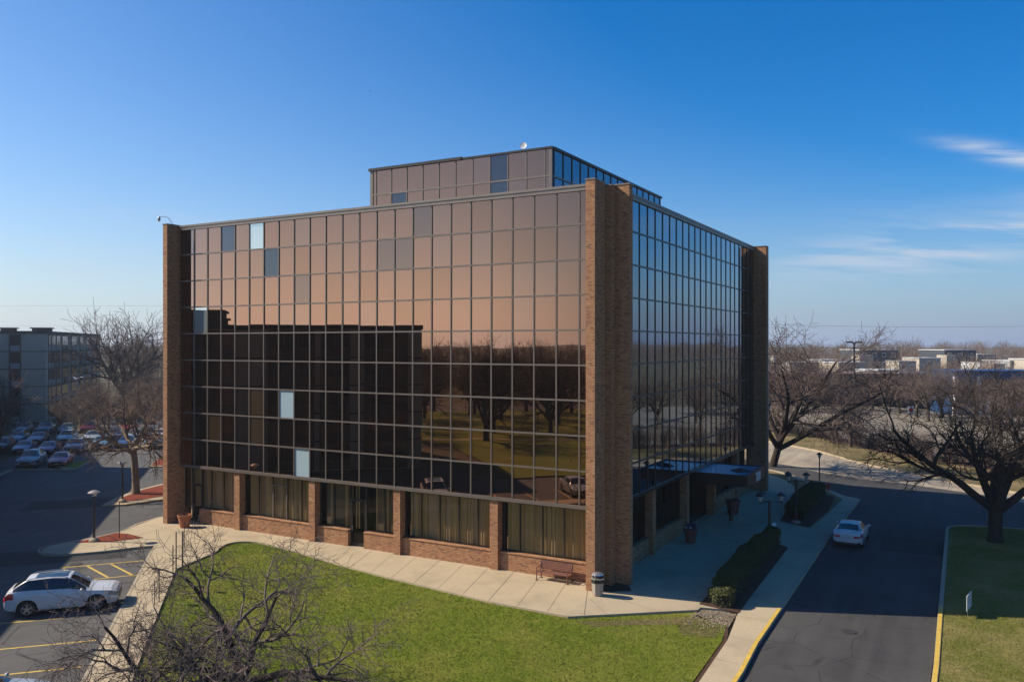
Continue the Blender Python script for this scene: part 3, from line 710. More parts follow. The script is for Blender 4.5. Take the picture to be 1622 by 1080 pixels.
# mullions and rails
MW, MD = 0.075, 0.055
for x in fx[1:-1]:
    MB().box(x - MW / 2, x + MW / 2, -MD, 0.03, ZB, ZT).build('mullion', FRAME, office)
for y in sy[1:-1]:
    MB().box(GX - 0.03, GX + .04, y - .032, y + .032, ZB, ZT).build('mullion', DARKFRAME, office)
for j in range(NR + 1):
    z = ZB + j * RH
    h = 0.045 if 0 < j < NR else 0.11
    dd = MD + (0.004 if 0 < j < NR else 0.05)
    z0, z1 = z - h, z + h * (0.9 if j else 0.4)
    if j == 0: z0 = z - 0.14
    MB().box(XL, 0.8, -dd, 0.02, z0, z1).build('rail', FRAME if j < NR else COPING, office)
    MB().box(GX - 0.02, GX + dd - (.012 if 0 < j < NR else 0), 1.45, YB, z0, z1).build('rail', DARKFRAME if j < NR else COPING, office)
    if j in (0, NR):
        MB().box(XL, GX, YB - 0.02, YB + dd, z0, z1).box(XL - dd, XL, 0, YB, z0, z1).build('rail', COPING, office)
m = MB(); m.box(XL - .1, 0.85, -0.14, 0.25, ZT + 0.09, ZT + 0.22); m.box(GX - .25, GX + .14, 1.46, YB, ZT + 0.09, ZT + 0.22)
m.box(XL, GX - .3, YB - .2, YB + .14, ZT + 0.09, ZT + 0.22); m.box(XL - .14, XL + .2, 0.3, YB - .25, ZT + 0.09, ZT + 0.22)
m.build('coping', COPING, office, bevel=0.01)
# core, roof, soffit
m = MB(); m.box(XL + 0.05, 0.9, 0.05, 1.46, ZB - 0.05, ZT + 0.02); m.box(XL + 0.05, GX - 0.05, 1.462, YB - 0.05, ZB - 0.05, ZT + 0.02); m.build('core', INT, office)
m = MB(); m.box(XL + 0.2, GX - 0.25, 0.25, YB - 0.2, ZT + 0.02, ZT + 0.06); m.build('roof', ROOFM, office)
m = MB(); m.box(XL, 0.9, 0.02, 1.46, ZB - 0.2, ZB - 0.055); m.box(XL, GX - .02, 1.462, YB - 0.1, ZB - 0.2, ZB - 0.055); m.build('soffit', DARKFRAME, office)
# plant storey frame
m = MB(); m.box(PX0 + .04, PX1 - .04, PY0 + .04, PY1 - .04, PZ0 - .1, PZ1 + .02); m.build('plant_core', INT, office)
for x in pxs[1:-1]:
    MB().box(x - .035, x + .035, PY0 - .05, PY0 + .02, PZ0, PZ1).build('plant_mullion', FRAME, office)
for y in pys[1:]:
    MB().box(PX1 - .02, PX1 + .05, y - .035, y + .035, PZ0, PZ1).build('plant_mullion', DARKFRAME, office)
m = MB(); m.box(PX0 - .02, PX0 + .22, PY0 - .055, PY0 + .05, PZ0, PZ1); m.box(PX1 - .12, PX1 + .055, PY0 - .055, PY0 + .1, PZ0, PZ1)
m.box(PX0, PX1, PY0 - .058, PY0 + .02, PZR - .05, PZR + .05); m.box(PX1 - .02, PX1 + .058, PY0 + .1, PY1, PZR - .05, PZR + .05)
m.build('plant_rail', FRAME, office)
m = MB(); m.box(PX0 - .12, PX0 + 7.6, PY0 - .14, PY0 + .25, PZ1, PZ1 + .18); m.box(PX0 + 7.62, PX1 + .12, PY0 - .10, PY0 + .25, PZ1, PZ1 + .12)
m.box(PX1 - .25, PX1 + .14, PY0 + .25, PY1 + .1, PZ1, PZ1 + .14); m.box(PX0 - .12, PX0 + .3, PY0 + .25, PY1 + .1, PZ1, PZ1 + .14); m.box(PX0 + .3, PX1 - .25, PY1 - .2, PY1 + .1, PZ1, PZ1 + .14)
m.build('plant_coping', DARKFRAME, office)

# brick fins at the corners (two stepped fins and a square pillar at the near corner)
ZP = 20.55
def fin(*boxes, cap=True):
    m = MB(); c = MB()
    for x0, x1, y0, y1, z in boxes:
        m.box(x0, x1, y0, y1, 0, z); c.box(x0 - .03, x1 + .03, y0 - .03, y1 + .03, z, z + .07)
    o = m.build('brick_fin', BRICK, office); c.build('fin_cap', COPING, o, ); return o
fin((0.80, 1.30, -1.0, 0.35, ZP))
fin((0.82, 1.62, 0.352, 0.97, ZP - .12))
fin((0.85, 2.36, 0.972, 1.448, ZP - 0.02))
fin((-31.05, -30.62, -1.0, 1.0, ZP)); fin((-31.9, -31.052, 0.45, 1.0, ZP))
fin((GX - .6, 2.45, YB, YB + .48, ZP)); fin((GX - .6, GX - .12, YB + .482, YB + 1.5, ZP)); fin((-31.05, -30.6, YB, YB + 1.0, ZP)); fin((-32.0, -31.052, YB, YB + .48, ZP))
# ground floor: front columns, sill walls, windows, blinds
colx = [-25.22 + 6.608 * k for k in range(4)]
bays = [(-30.62, colx[0])] + [(colx[k] + 0.5, colx[k + 1] if k < 3 else 0.82) for k in range(4)]
for x in colx:
    MB().box(x, x + 0.5, -0.004, 0.62, 0, ZB - 0.14).build('brick_column', BRICK, office)
WY, LY = 0.52, 0.22
mull = {1: [-23.45, -22.2, -20.9, -19.7], 2: [-16.94, -15.66, -14.36, -13.05], 3: [-10.34, -9.04, -7.73, -6.47], 4: [-5.0 + .25, -3.79, -2.41, -1.12], 0: [-29.85, -28.82, -27.95, -26.75]}
door = {0: (-29.82, -28.85), 2: (-15.62, -14.40)}
def blinds(x0, x1, n, dens, seed, fixed_y):
    rr = random.Random(seed); m = MB(); x = x0
    while x < x1:
        if rr.random() < dens:
            a = rr.uniform(0.2, 0.9); w = 0.085
            dx, dy = w / 2 * math.cos(a), w / 2 * math.sin(a)
            m.quad([(x - dx, fixed_y - dy, 1.02), (x + dx, fixed_y + dy, 1.02), (x + dx, fixed_y + dy, 3.7), (x - dx, fixed_y - dy, 3.7)])
        x += 0.105
    return m
for k, (x0, x1) in enumerate(bays):
    dr = door.get(k)
    segs = [(x0, x1)] if not dr else [(x0, dr[0]), (dr[1], x1)]
    if k == 0: segs = [(dr[1], x1)]
    for a, b_ in segs:
        m = MB(); m.box(a, b_, LY, WY + .1, 0, 0.93); o = m.build('sill_wall', BRICK, office)
        MB().box(a, b_, LY - .03, WY - .03, 0.93, 1.0).build('brick_sill', BRICK, o)
    wf = MB()
    for xm in mull[k]:
        if dr and dr[0] - .02 < xm < dr[1] + .02: continue
        wf.box(xm - .035, xm + .035, WY - .03, WY + .05, 1.0, ZB - .2)
    wf.box(x0, x0 + .09, WY - .03, WY + .05, 1.0, ZB - .2); wf.box(x1 - .09, x1, WY - .03, WY + .05, 1.0, ZB - .2)
    for a, b_ in segs: wf.box(a, b_, WY - .032, WY + .052, 1.0, 1.05)
    wf.box(x0, x1, WY - .032, WY + .052, ZB - .29, ZB - .2)
    fo = wf.build('window_frame', DARKFRAME, office)
    gm = MB()
    for a, b_ in segs: gm.quad([(a, WY, 1.0), (b_, WY, 1.0), (b_, WY, ZB - .2), (a, WY, ZB - .2)])
    if k == 0: gm.quad([(x0, WY, 0.05), (dr[0], WY, 0.05), (dr[0], WY, ZB - .2), (x0, WY, ZB - .2)])
    gm.build('glass', CLEAR, fo)
    if dr:
        dm = MB(); fr = GREYM if k == 2 else DARKFRAME
        d0, d1 = dr; zt = 2.75 if k == 2 else 2.5
        dm.box(d0 - .05, d0 + .05, WY - .06, WY + .06, 0, ZB - .2); dm.box(d1 - .05, d1 + .05, WY - .06, WY + .06, 0, ZB - .2)
        dm.box(d0 + .05, d1 - .05, WY - .06, WY + .06, zt, zt + .12); dm.box(d0 + .05, d1 - .05, WY - .05, WY + .05, 0, .22); dm.box(d0 + .05, d0 + .13, WY - .05, WY + .05, .22, zt); dm.box(d1 - .13, d1 - .05, WY - .05, WY + .05, .22, zt)
        dd_ = dm.build('door', DARKFRAME, office)
        MB().quad([(d0, WY, .1), (d1, WY, .1), (d1, WY, ZB - .2), (d0, WY, ZB - .2)]).build('glass', CLEAR, dd_)
        MB().tube([(d0 + .17, WY - .1, .95), (d0 + .17, WY - .1, 1.25)], .015, 6).build('handle', GREYM, dd_)
    if k == 1:   # a lighter framed casement in the second bay
        MB().box(-22.2, -22.1, WY - .06, WY + .05, 1.05, 3.1).box(-21.0, -20.9, WY - .06, WY + .05, 1.05, 3.1).box(-22.2, -20.9, WY - .065, WY + .05, 3.1, 3.2).build('casement', FRAME, office)
    cm = MB(); xq = x0 + .1; fl = 1
    while xq < x1 - .08:
        ya, yb_ = WY + .36 + .03 * fl, WY + .36 - .03 * fl
        cm.quad([(xq, ya, 1.0), (xq + .09, yb_, 1.0), (xq + .09, yb_, 3.74), (xq, ya, 3.74)]); xq += .09; fl = -fl
    if k != 2: cm.build('curtain', CURT, office)
    else: MB().box(x0 + .1, -15.9, WY + .5, WY + .54, 1.0, 3.74).box(-14.1, x1 - .1, WY + .5, WY + .54, 1.0, 3.74).build('curtain', CURT2, office)
    dens = {0: .3, 1: .55, 2: .12, 3: .62, 4: .78}[k]
    blinds(x0 + .3, x1 - .1, 0, dens, 10 + k, WY + .24).build('vertical_blind', BLIND, office)
# ground floor: right side
coly = [7.22, 13.73, 20.2, 26.85]
sb = [(1.45, coly[0]), (coly[0] + .5, coly[1]), (coly[1] + .5, coly[2]), (coly[2] + .5, coly[3]), (coly[3] + .5, YB)]
for y in coly:
    MB().box(GX - .6, GX + .004, y, y + .5, 0, ZB - .14).build('brick_column', BRICK, office)
WX = GX - .52
for k, (y0, y1) in enumerate(sb):
    if k == 2: continue
    o = MB().box(WX - .1, GX - .22, y0, y1, -.05, .93).build('sill_wall', BRICK, office)
    MB().box(WX + .03, GX - .19, y0, y1, .93, 1.0).build('brick_sill', BRICK, o)
    wf = MB(); n = max(1, round((y1 - y0) / PS))
    for q in range(n + 1):
        y = y0 + (y1 - y0) * q / n
        wf.box(WX - .05, WX + .03, max(y0, y - .04), min(y1, y + .04), 1.0, ZB - .2)
    wf.box(WX - .052, WX + .032, y0, y1, 1.0, 1.05); wf.box(WX - .052, WX + .032, y0, y1, ZB - .29, ZB - .2)
    fo = wf.build('window_frame', DARKFRAME, office)
    MB().quad([(WX, y0, 1), (WX, y1, 1), (WX, y1, ZB - .2), (WX, y0, ZB - .2)]).build('glass', CLEAR, fo)
# interior: floor, dark back walls
m = MB(); m.box(XL, GX - .65, 0.7, YB - .6, 0.0, 0.03); m.box(XL + .1, -4, 4.8, 5.0, 0.03, ZB - .2); m.box(-4.2, -4, 5, YB - 1, .03, ZB - .2)
m.box(XL + .02, XL + .3, 1.0, YB - .3, 0.0, ZB - .14); m.box(XL + .3, GX - .7, YB - .5, YB - .2, 0, ZB - .14)
for x in (-18.3, -8.0): m.box(x, x + .15, 1.4, 4.8, .03, ZB - .2)
m.build('interior', INT, office)
# entrance between the second and third side columns
y0, y1 = sb[2]
em = MB()
for q in range(7):
    y = y0 + (y1 - y0) * q / 6
    em.box(-.55, -.45, y - .04, y + .04, 0, ZB - .2)
em.box(-.55, -.45, y0, y1, 2.4, 2.5); em.box(-.5, GX - .62, y0 - .08, y0 + .02, 0, ZB - .2); em.box(-.5, GX - .62, y1 - .02, y1 + .08, 0, ZB - .2)
eo = em.build('entrance', DARKFRAME, office)
MB().quad([(-.5, y0, 0.02), (-.5, y1, 0.02), (-.5, y1, ZB - .2), (-.5, y0, ZB - .2)]).build('glass', CLEAR, eo)
# canopy with dark fascia, low roof light and white street number
CX0, CX1, CY0, CY1, CZ = GX + MD + .01, 5.0, 14.9, 19.9, 3.86
m = MB(); m.box(CX0, CX1, CY0, CY0 + .12, 3.1, CZ); m.box(CX0, CX1, CY1 - .12, CY1, 3.1, CZ); m.box(CX1 - .12, CX1, CY0 + .12, CY1 - .12, 3.1, CZ)
m.box(CX0, CX1 - .12, CY0 + .12, CY1 - .12, 3.1, 3.2)
co = m.build('canopy', DARKFRAME, office)
CANOPY = plain('sky_tinted_membrane', (0.16, 0.42, 0.58), 0.22, spec=1.0, var=0.1)  # blue of the reflected sky is put into the base colour
MB().box(CX0, CX1 - .12, CY0 + .12, CY1 - .12, CZ - .12, CZ - .06).build('canopy_roof', CANOPY, co)
m = MB(); px, py = G(1176, 745, 3.85); px = min(px, CX1 - .9)
m.lathe((px, py, CZ - .06), [(.75, 0), (.7, .05), (.05, .22)], 4); m.build('roof_light', BLACK, co)
def text_mesh(body, size, depth=0.02, bold=False):
    cu = bpy.data.curves.new('t', 'FONT'); cu.body = body; cu.size = size; cu.extrude = depth; cu.align_x = 'CENTER'
    if bold: cu.offset = size * 0.03
    o = bpy.data.objects.new('t', cu); C.objects.link(o)
    dg = bpy.context.evaluated_depsgraph_get(); me = bpy.data.meshes.new_from_object(o.evaluated_get(dg))
    bpy.data.objects.remove(o); return me
me = text_mesh('701', 0.95, 0.03, True)
no = bpy.data.objects.new('street_number', me); C.objects.link(no); me.materials.append(plain('white_letter', (0.85, 0.88, 0.9), 0.4))
no.parent = co; no.rotation_euler = (R(90), 0, R(90)); no.scale = (1.0, 0.85, 1)
no.location = Vector((CX1 + .035, 17.9, 3.15)) - Vector(office.location)
MB().box(CX1 + .0, CX1 + .03, 16.9, 18.2, 2.98, 3.05).build('red_strip', plain('red_trim', (0.35, 0.03, 0.03), 0.5), co)
# downpipe at the far corner
MB().tube([(2.58, YB + .1, 0), (2.58, YB + .1, ZP)], .05, 6).build('downpipe', GREYM, office)

# things on the roof
d = thing('satellite_dish', 'small white satellite dish on the roof of the plant storey', 'dish', (*at(829, 52.2), PZ1 + .1))
lz = d.location
m = MB(); c = Vector((lz.x, lz.y, PZ1 + .42)); nrm = Vector((.2, -.95, .25)).normalized(); a = nrm.cross(Vector((0, 0, 1))).normalized(); b2 = a.cross(nrm)
ring = []
for j in range(5):
    r_ = .23 * j / 4
    for k in range(16):
        t = 2 * math.pi * k / 16; m.v.append(tuple(c + (a * math.cos(t) + b2 * math.sin(t)) * r_ + nrm * (r_ * r_ * .7)))
for j in range(4):
    for k in range(16): m.f.append((j * 16 + k, j * 16 + (k + 1) % 16, (j + 1) * 16 + (k + 1) % 16, (j + 1) * 16 + k)); m.mi.append(0); m.uv.append(None)
m.uv = []
m.build('reflector', WHITE, d, smooth=True)
MB().tube([lz, c], .025, 6).build('mast', GREYM, d)
d = thing('roof_floodlight', 'curved-arm floodlight on top of the far left brick fin', 'lamp', (-30.8, -.6, ZP + .05))
MB().tube(smooth_line([(-30.6, -.5, ZP), (-30.9, -.75, ZP + .5), (-31.2, -1.0, ZP + .62), (-31.5, -1.2, ZP + .55)], 3) if False else [(-30.6, -.5, ZP), (-30.85, -.7, ZP + .5), (-31.1, -.9, ZP + .6), (-31.35, -1.08, ZP + .56)], .02, 6).build('arm', GREYM, d)
MB().ball((-31.35, -1.08, ZP + .42), .13, 10, 6, (.8, .8, 1.4)).build('lamp_head', GREYM, d, smooth=True)

# ------------------------------------------------------------------ apartment blocks
APW = plain('drab_panel_wall', (0.55, 0.45, 0.34), 0.9, var=0.12, scale=0.4)
APJ = plain('dark_joint', (0.10, 0.09, 0.08), 0.9)
APB = plain('brown_brick_infill', (0.16, 0.10, 0.075), 0.9)
APG = plain('dark_window_glass', (0.03, 0.035, 0.045), 0.12, spec=0.8, var=0.2)
APS = plain('light_spandrel', (0.38, 0.38, 0.36), 0.8, var=0.15)
def apartment(name, label, c0, ux, length, depth, H, floors, spm=None):
    spm = spm or APS
    """block whose corner c0 has its long side along ux (unit) and its depth to the left of it"""
    ux = Vector(ux); vy = Vector((-ux.y, ux.x))
    cx = Vector(c0) + ux * length / 2 + vy * depth / 2
    t = thing(name, label, 'building', (cx.x, cx.y, -.13))
    def P(u, v): p = Vector(c0) + ux * u + vy * v; return (p.x, p.y)
    m = MB(); m.obox((cx.x, cx.y), ux, vy, length / 2, depth / 2, -.13, H); m.build('wall', APW, t)
    m = MB(); m.obox((cx.x, cx.y), ux, vy, length / 2 + .15, depth / 2 + .15, H + .0, H + .45); m.build('parapet', APJ, t)
    fh = H / floors
    j = MB()
    for k in range(1, floors):
        for (a, b) in ((P(0, 0), P(length, 0)), (P(0, depth), P(length, depth)), (P(0, 0), P(0, depth)), (P(length, 0), P(length, depth))):
            a, b = Vector(a), Vector(b); d = (b - a).normalized(); n = Vector((-d.y, d.x)); mid = (a + b) / 2
            j.obox(mid, d, n, (b - a).length / 2 + .03, .03, k * fh - .07, k * fh + .07)
    j.build('floor_band', APJ, t)
    # window stacks: (u position, width) on the long side, and one stack on each end
    stacks = []
    u = 1.5
    rr = random.Random(len(label))
    while u < length - 3:
        w = rr.choice([1.3, 2.6, 2.6, 4.2]); stacks.append(('s', u, w)); u += w + rr.choice([.8, .8, 1.6, 3.2])
    for e in ('e', 'f'):
        stacks += [(e, 3.6, 1.5), (e, depth - 4.4, 1.5)] if e == 'e' else [(e, 4, 1.5), (e, depth - 5, 1.5)]
    done = 0
    for side, u, w in stacks:
        if side == 's': a, b, nn = Vector(P(u, 0)), Vector(P(u + w, 0)), -vy
        elif side == 'e': a, b, nn = Vector(P(0, u)), Vector(P(0, u + w)), -ux
        else: a, b, nn = Vector(P(length, u)), Vector(P(length, u + w)), ux
        d = (b - a).normalized(); mid = (a + b) / 2
        MB().obox(mid, d, nn, w / 2 + .12, .06, 0, H - .1).build('window_strip', APB if w > 3 else APJ, t)
        for k in range(floors):
            wm = MB(); sm = MB()
            npan = max(1, round(w / 1.3))
            for q in range(npan):
                c = a + d * (w * (q + .5) / npan)
                wm.obox(c, d, nn, w / npan / 2 - .07, .10, k * fh + 1.0, k * fh + 2.55)
                if rr.random() < .8: sm.obox(c, d, nn, w / npan / 2 - .07, .09, k * fh + .1, k * fh + .92)
            wm.build('window', APG, t)
            if sm.v: sm.build('spandrel', spm, t)
    return t
uu = (-US.x, -US.y)
C1 = (-112.0, 40.0)
# block seen in the photograph: end wall towards the car park, long side going away to the right
wA = apartment('apartment_block', 'five-storey drab panel apartment block beyond the rows of parked cars', Vector(C1), (uu[0], uu[1]), 46, 34, 14.0, 5)
# block outside the left edge: its roof casts the shade over the car park and it is what the front glass mirrors
wB = apartment('apartment_block', 'long five-storey apartment block mirrored dark in the front glass', Vector(UV(-2.0, 42.9)), (uu[0], uu[1]), 56, 16, 13.75, 5, APB)
wC = apartment('apartment_block', 'apartment block outside the left edge shading the rows of parked cars', Vector((-77, 7)), (-.875, .485), 58, 16, 14.2, 5, APB)  # unseen block, added to cast shade over the rows of cars
def roofbox(ref, x, y, z, hx, hy, h, name='stair_housing'):
    m = MB(); m.obox((x, y), US, VS, hx, hy, z, z + h); m.obox((x, y), US, VS, hx + .25, hy + .25, z + h, z + h + .2)
    return m.build(name, APB, ref)
roofbox(wB, *UV(-24, 48), 13.9, 2.6, 2.4, 1.6); roofbox(wB, *UV(-21.6, 47), 13.9, .6, .6, .8)
for px, hw in ((14, 1.0), (67, 1.3)):
    q = at(px, 143); roofbox(wA, q[0], q[1], 14.4, hw, hw, .6)

# ------------------------------------------------------------------ trees
def grow_tree(seed, levels, trunk=None, rmin=0.008):
    """levels: list of dicts (n, len, ang, wig, trop, seg, t0); returns list of (pts, radii, level)"""
    rn = np.random.default_rng(seed); out = []
    def rec(p, d, length, r, lv, rend):
        P = levels[lv]; n = max(2, int(round(length / P['seg']))); pts = [p]; ds = [d]
        for i in range(n):
            d = d + rn.normal(0, P['wig'], 3) + np.array([0, 0, P['trop']])
            d = d / np.linalg.norm(d); p = p + d * (length / n); pts.append(p); ds.append(d)
        t = np.linspace(0, 1, n + 1); rad = r * (1 - t) + rend * t
        if lv == 0: rad[0] *= 1.35
        out.append((np.array(pts), np.maximum(rad, rmin), lv))
        if lv + 1 < len(levels):
            Q = levels[lv + 1]; k = Q['n']; k = max(1, int(round(k * (length / P['len']) ** 0.8))) if lv else k
            az0 = rn.uniform(0, 6.28)
            for i in range(k):
                tt = Q['t0'] + (1 - Q['t0']) * ((i + rn.uniform(0, 1)) / k)
                if i == k - 1 and Q.get('tip', True): tt = 1.0
                x = tt * n; j = min(n - 1, int(x)); f = x - j
                pp = pts[j] * (1 - f) + pts[j + 1] * f; dd = ds[min(n, j + 1)]
                rr_ = rad[j] * (1 - f) + rad[j + 1] * f
                az = az0 + i * 2.4 + rn.uniform(-.5, .5); an = math.radians(Q['ang'] * rn.uniform(.6, 1.3)) * (0.6 if tt == 1.0 and lv else 1)
                ref = np.array([0, 0, 1.]) if abs(dd[2]) < .9 else np.array([1., 0, 0])
                a = np.cross(dd, ref); a /= np.linalg.norm(a); b = np.cross(a, dd)
                nd = dd * math.cos(an) + (a * math.cos(az) + b * math.sin(az)) * math.sin(an)
                ln = Q['len'] * rn.uniform(.6, 1.25) * (1.15 - .45 * tt * Q.get('taper', 1))
                cr_ = min(rr_ * (.8 if lv == 0 else .68), Q.get('r', 9)); rec(pp, nd, ln, cr_, lv + 1, max(rmin, cr_ * (.35 if lv + 2 < len(levels) else .3)))
    T = trunk; rec(np.array([0., 0, -0.15]), np.array(T['dir'], float) / np.linalg.norm(T['dir']), levels[0]['len'], T['r'], 0, T['r'] * T.get('end', .7))
    return out
def sweep(lines, sides, name, mats_by_level, mat):
    """one mesh of tapered limbs from polylines, done in bulk"""
    groups = {}
    for pts, rad, lv in lines: groups.setdefault((len(pts), sides[min(lv, len(sides) - 1)]), []).append((pts, rad))
    V, F, off = [], [], 0
    for (n, s), L_ in groups.items():
        P = np.array([a for a, b in L_]); Rr = np.array([b for a, b in L_]); B = len(L_)
        D = np.empty_like(P); D[:, 1:-1] = P[:, 2:] - P[:, :-2]; D[:, 0] = P[:, 1] - P[:, 0]; D[:, -1] = P[:, -1] - P[:, -2]
        D /= np.linalg.norm(D, axis=2, keepdims=True) + 1e-9
        md = D.mean(1); ref = np.where(np.abs(md[:, 2:3]) > .8, np.array([[1., 0, 0]]), np.array([[0, 0, 1.]]))
        A = np.cross(D, ref[:, None, :]); A /= np.linalg.norm(A, axis=2, keepdims=True) + 1e-9
        Bn = np.cross(A, D)
        th = np.arange(s) * 2 * math.pi / s
        ring = P[:, :, None, :] + Rr[:, :, None, None] * (A[:, :, None, :] * np.cos(th)[None, None, :, None] + Bn[:, :, None, :] * np.sin(th)[None, None, :, None])
        V.append(ring.reshape(-1, 3))
        idx = off + np.arange(B * n * s).reshape(B, n, s)
        a = idx[:, :-1, :]; b = np.roll(idx, -1, 2)[:, :-1, :]; c = np.roll(idx, -1, 2)[:, 1:, :]; d = idx[:, 1:, :]
        F.append(np.stack([a, d, c, b], -1).reshape(-1, 4)); off += B * n * s
    V = np.concatenate(V); F = np.concatenate(F)
    return np_mesh(name, V, F, mat)
def np_mesh(name, V, F, mat, smooth=True):
    me = bpy.data.meshes.new(name); k = F.shape[1]
    me.vertices.add(len(V)); me.vertices.foreach_set('co', np.ascontiguousarray(V, dtype=np.float32).ravel())
    me.loops.add(F.size); me.loops.foreach_set('vertex_index', np.ascontiguousarray(F, dtype=np.int32).ravel())
    me.polygons.add(len(F)); me.polygons.foreach_set('loop_start', np.arange(0, F.size, k, dtype=np.int32))
    me.polygons.foreach_set('loop_total', np.full(len(F), k, dtype=np.int32))
    me.polygons.foreach_set('use_smooth', np.full(len(F), smooth))
    me.materials.append(mat); me.update(calc_edges=True); return me
def tree_proto(name, seed, levels, trunk, bark, twig, split=2, sides=(9, 7, 5, 4, 3, 3), rmin=.008):
    ln = grow_tree(seed, levels, trunk, rmin)
    me1 = sweep([l for l in ln if l[2] < split], sides, 'trunk', None, bark)
    me2 = sweep([l for l in ln if l[2] >= split], sides, 'crown', None, twig)
    return (name, me1, me2)
def place_tree(proto, loc, label, sc=1.0, rz=0.0, group=None, tilt=(0, 0), cat='tree'):
    name, m1, m2 = proto
    t = thing(name, label, cat, loc, rz, group, sc); t.rotation_euler = (tilt[0], tilt[1], rz)
    for nm, m in (('trunk', m1), ('crown', m2)):
        o = bpy.data.objects.new(nm, m); C.objects.link(o); o.parent = t
    return t
def LV(n, ln, ang, wig, trop, seg, t0=.3, **k): return dict(n=n, len=ln, ang=ang, wig=wig, trop=trop, seg=seg, t0=t0, **k)

# low crab-apples in front: arching crooked limbs, thick tangle of twigs
crab = tree_proto('crabapple_tree', 11, [
    LV(0, .9, 0, .05, .1, .3), LV(5, 3.3, 56, .15, .012, .35, .55, tip=False), LV(6, 2.1, 50, .21, -.005, .24, .2), LV(7, 1.25, 54, .27, -.02, .17, .15), LV(7, .72, 58, .3, -.02, .13, .1), LV(5, .36, 55, .28, .0, .1, .1)],
    dict(dir=(.1, .05, 1), r=.155, end=.85), BARK_DK, m_bark('crab_twig', (0.06, 0.045, 0.04), (0.30, 0.235, 0.21)), split=2, rmin=.005)
crab2 = tree_proto('crabapple_tree', 23, [
    LV(0, .8, 0, .05, .1, .3), LV(4, 3.1, 60, .15, -.01, .35, .5, tip=False), LV(6, 2.0, 52, .21, -.02, .24, .15), LV(7, 1.2, 54, .27, -.04, .17, .12), LV(7, .72, 58, .3, -.04, .13, .1), LV(5, .36, 55, .28, .0, .1, .1)],
    dict(dir=(-.25, .0, 1), r=.13, end=.85), BARK_DK, crab[2].materials[0], split=2, rmin=.005)
b = at(383, 28.0); place_tree(crab, (b[0], b[1], -.05), 'bare spreading crabapple tree, the larger, on the front lawn', 1.42, 1.2)
b = at(262, 26.4); place_tree(crab2, (b[0], b[1], -.05), 'bare drooping crabapple tree reaching over the kerb by the parked white SUV', 1.25, 2.6)

# broad dark honey-locust like trees to the right
oak = tree_proto('bare_tree', 5, [
    LV(0, 2.2, 0, .03, .05, .5), LV(6, 7.2, 44, .11, .05, .6, .75, tip=False), LV(6, 3.7, 44, .16, .02, .4, .3), LV(6, 2.0, 48, .20, .01, .3, .15), LV(7, 1.15, 50, .22, .0, .24, .12), LV(5, .6, 50, .2, .0, .2, .1)],
    dict(dir=(.02, .0, 1), r=.31, end=.9), BARK_DK, TWIG_DK, split=2, rmin=.011)
b = G(1576, 858, -.5); place_tree(oak, (b[0], b[1], -.5), 'broad dark bare tree on the lawn corner right of the drive', 1.22, 2.4).scale = (1.42, 1.42, 1.2)
big = tree_proto('bare_tree', 9, [
    LV(0, 3.4, 0, .03, .02, .6), LV(7, 9.2, 40, .08, .045, .8, .55, tip=False), LV(6, 4.8, 42, .14, .03, .5, .25), LV(6, 2.7, 46, .18, .02, .4, .15), LV(6, 1.5, 48, .2, .02, .3, .12), LV(5, .8, 48, .2, .01, .25, .1)],
    dict(dir=(.2, -.1, 1), r=.34, end=.85), BARK_DK, TWIG, split=2, rmin=.014)
b = G(1222, 744, -.5); place_tree(big, (b[0], b[1], -.5), 'tall dark bare tree with leaning trunk behind the far brick fin', 1.16, .6, tilt=(0, .06))
mid = tree_proto('bare_tree', 31, [
    LV(0, 3.0, 0, .03, .02, .6), LV(6, 4.6, 42, .10, .06, .6, .5, tip=True), LV(6, 2.9, 42, .14, .04, .4, .25), LV(6, 1.8, 44, .18, .03, .35, .15), LV(5, 1.0, 46, .2, .02, .3, .12)],
    dict(dir=(.05, 0, 1), r=.27, end=.7), BARK, TWIG, split=2, rmin=.016)
tall = tree_proto('bare_tree', 42, [
    LV(0, 4.5, 0, .02, .02, .8), LV(8, 7.6, 42, .08, .05, .9, .55, tip=True), LV(6, 4.9, 40, .11, .03, .7, .25), LV(7, 3.0, 42, .15, .02, .5, .15), LV(6, 1.7, 45, .18, .02, .4, .12)],
    dict(dir=(0, 0, 1), r=.45, end=.75), BARK, TWIG, split=2, rmin=.022)
lotree = tree_proto('bare_tree', 77, [
    LV(0, 3.9, 0, .03, .02, .6), LV(5, 4.8, 58, .10, .02, .5, .85, tip=False), LV(7, 3.1, 46, .15, .0, .4, .2), LV(6, 1.9, 50, .2, -.01, .3, .12), LV(6, 1.1, 52, .22, -.02, .24, .1), LV(3, .6, 50, .2, .0, .2, .1)],
    dict(dir=(.03, 0.02, 1), r=.29, end=.85), BARK_LT, TWIG_BR, split=2, rmin=.010)
b = G(215, 782, 0); place_tree(lotree, (b[0], b[1], 0), 'bare tree with pale trunk on the red-mulched island beside the left brick fin', 1.06, 1.9)
def tree_at(proto, px, D, label, sc, rz, zoff=-.7, **k):
    q = at(px, D); return place_tree(proto, (q[0], q[1], zoff), label, sc, rz, **k)
tree_at(mid, 1347, 101, 'slim bare tree on the grass verge across the street, left of the parking-lot light', .95, .4)
tree_at(tall, 196, 150, 'tall bare tree standing above the apartment block roof', 1.36, 2.0)
tree_at(tall, 232, 172, 'bare tree behind the tallest one, half hidden by the left brick fin', 1.0, .7)
tree_at(mid, -8, 92, 'dark bare tree in front of the apartment end wall at the left edge', 1.15, 0)
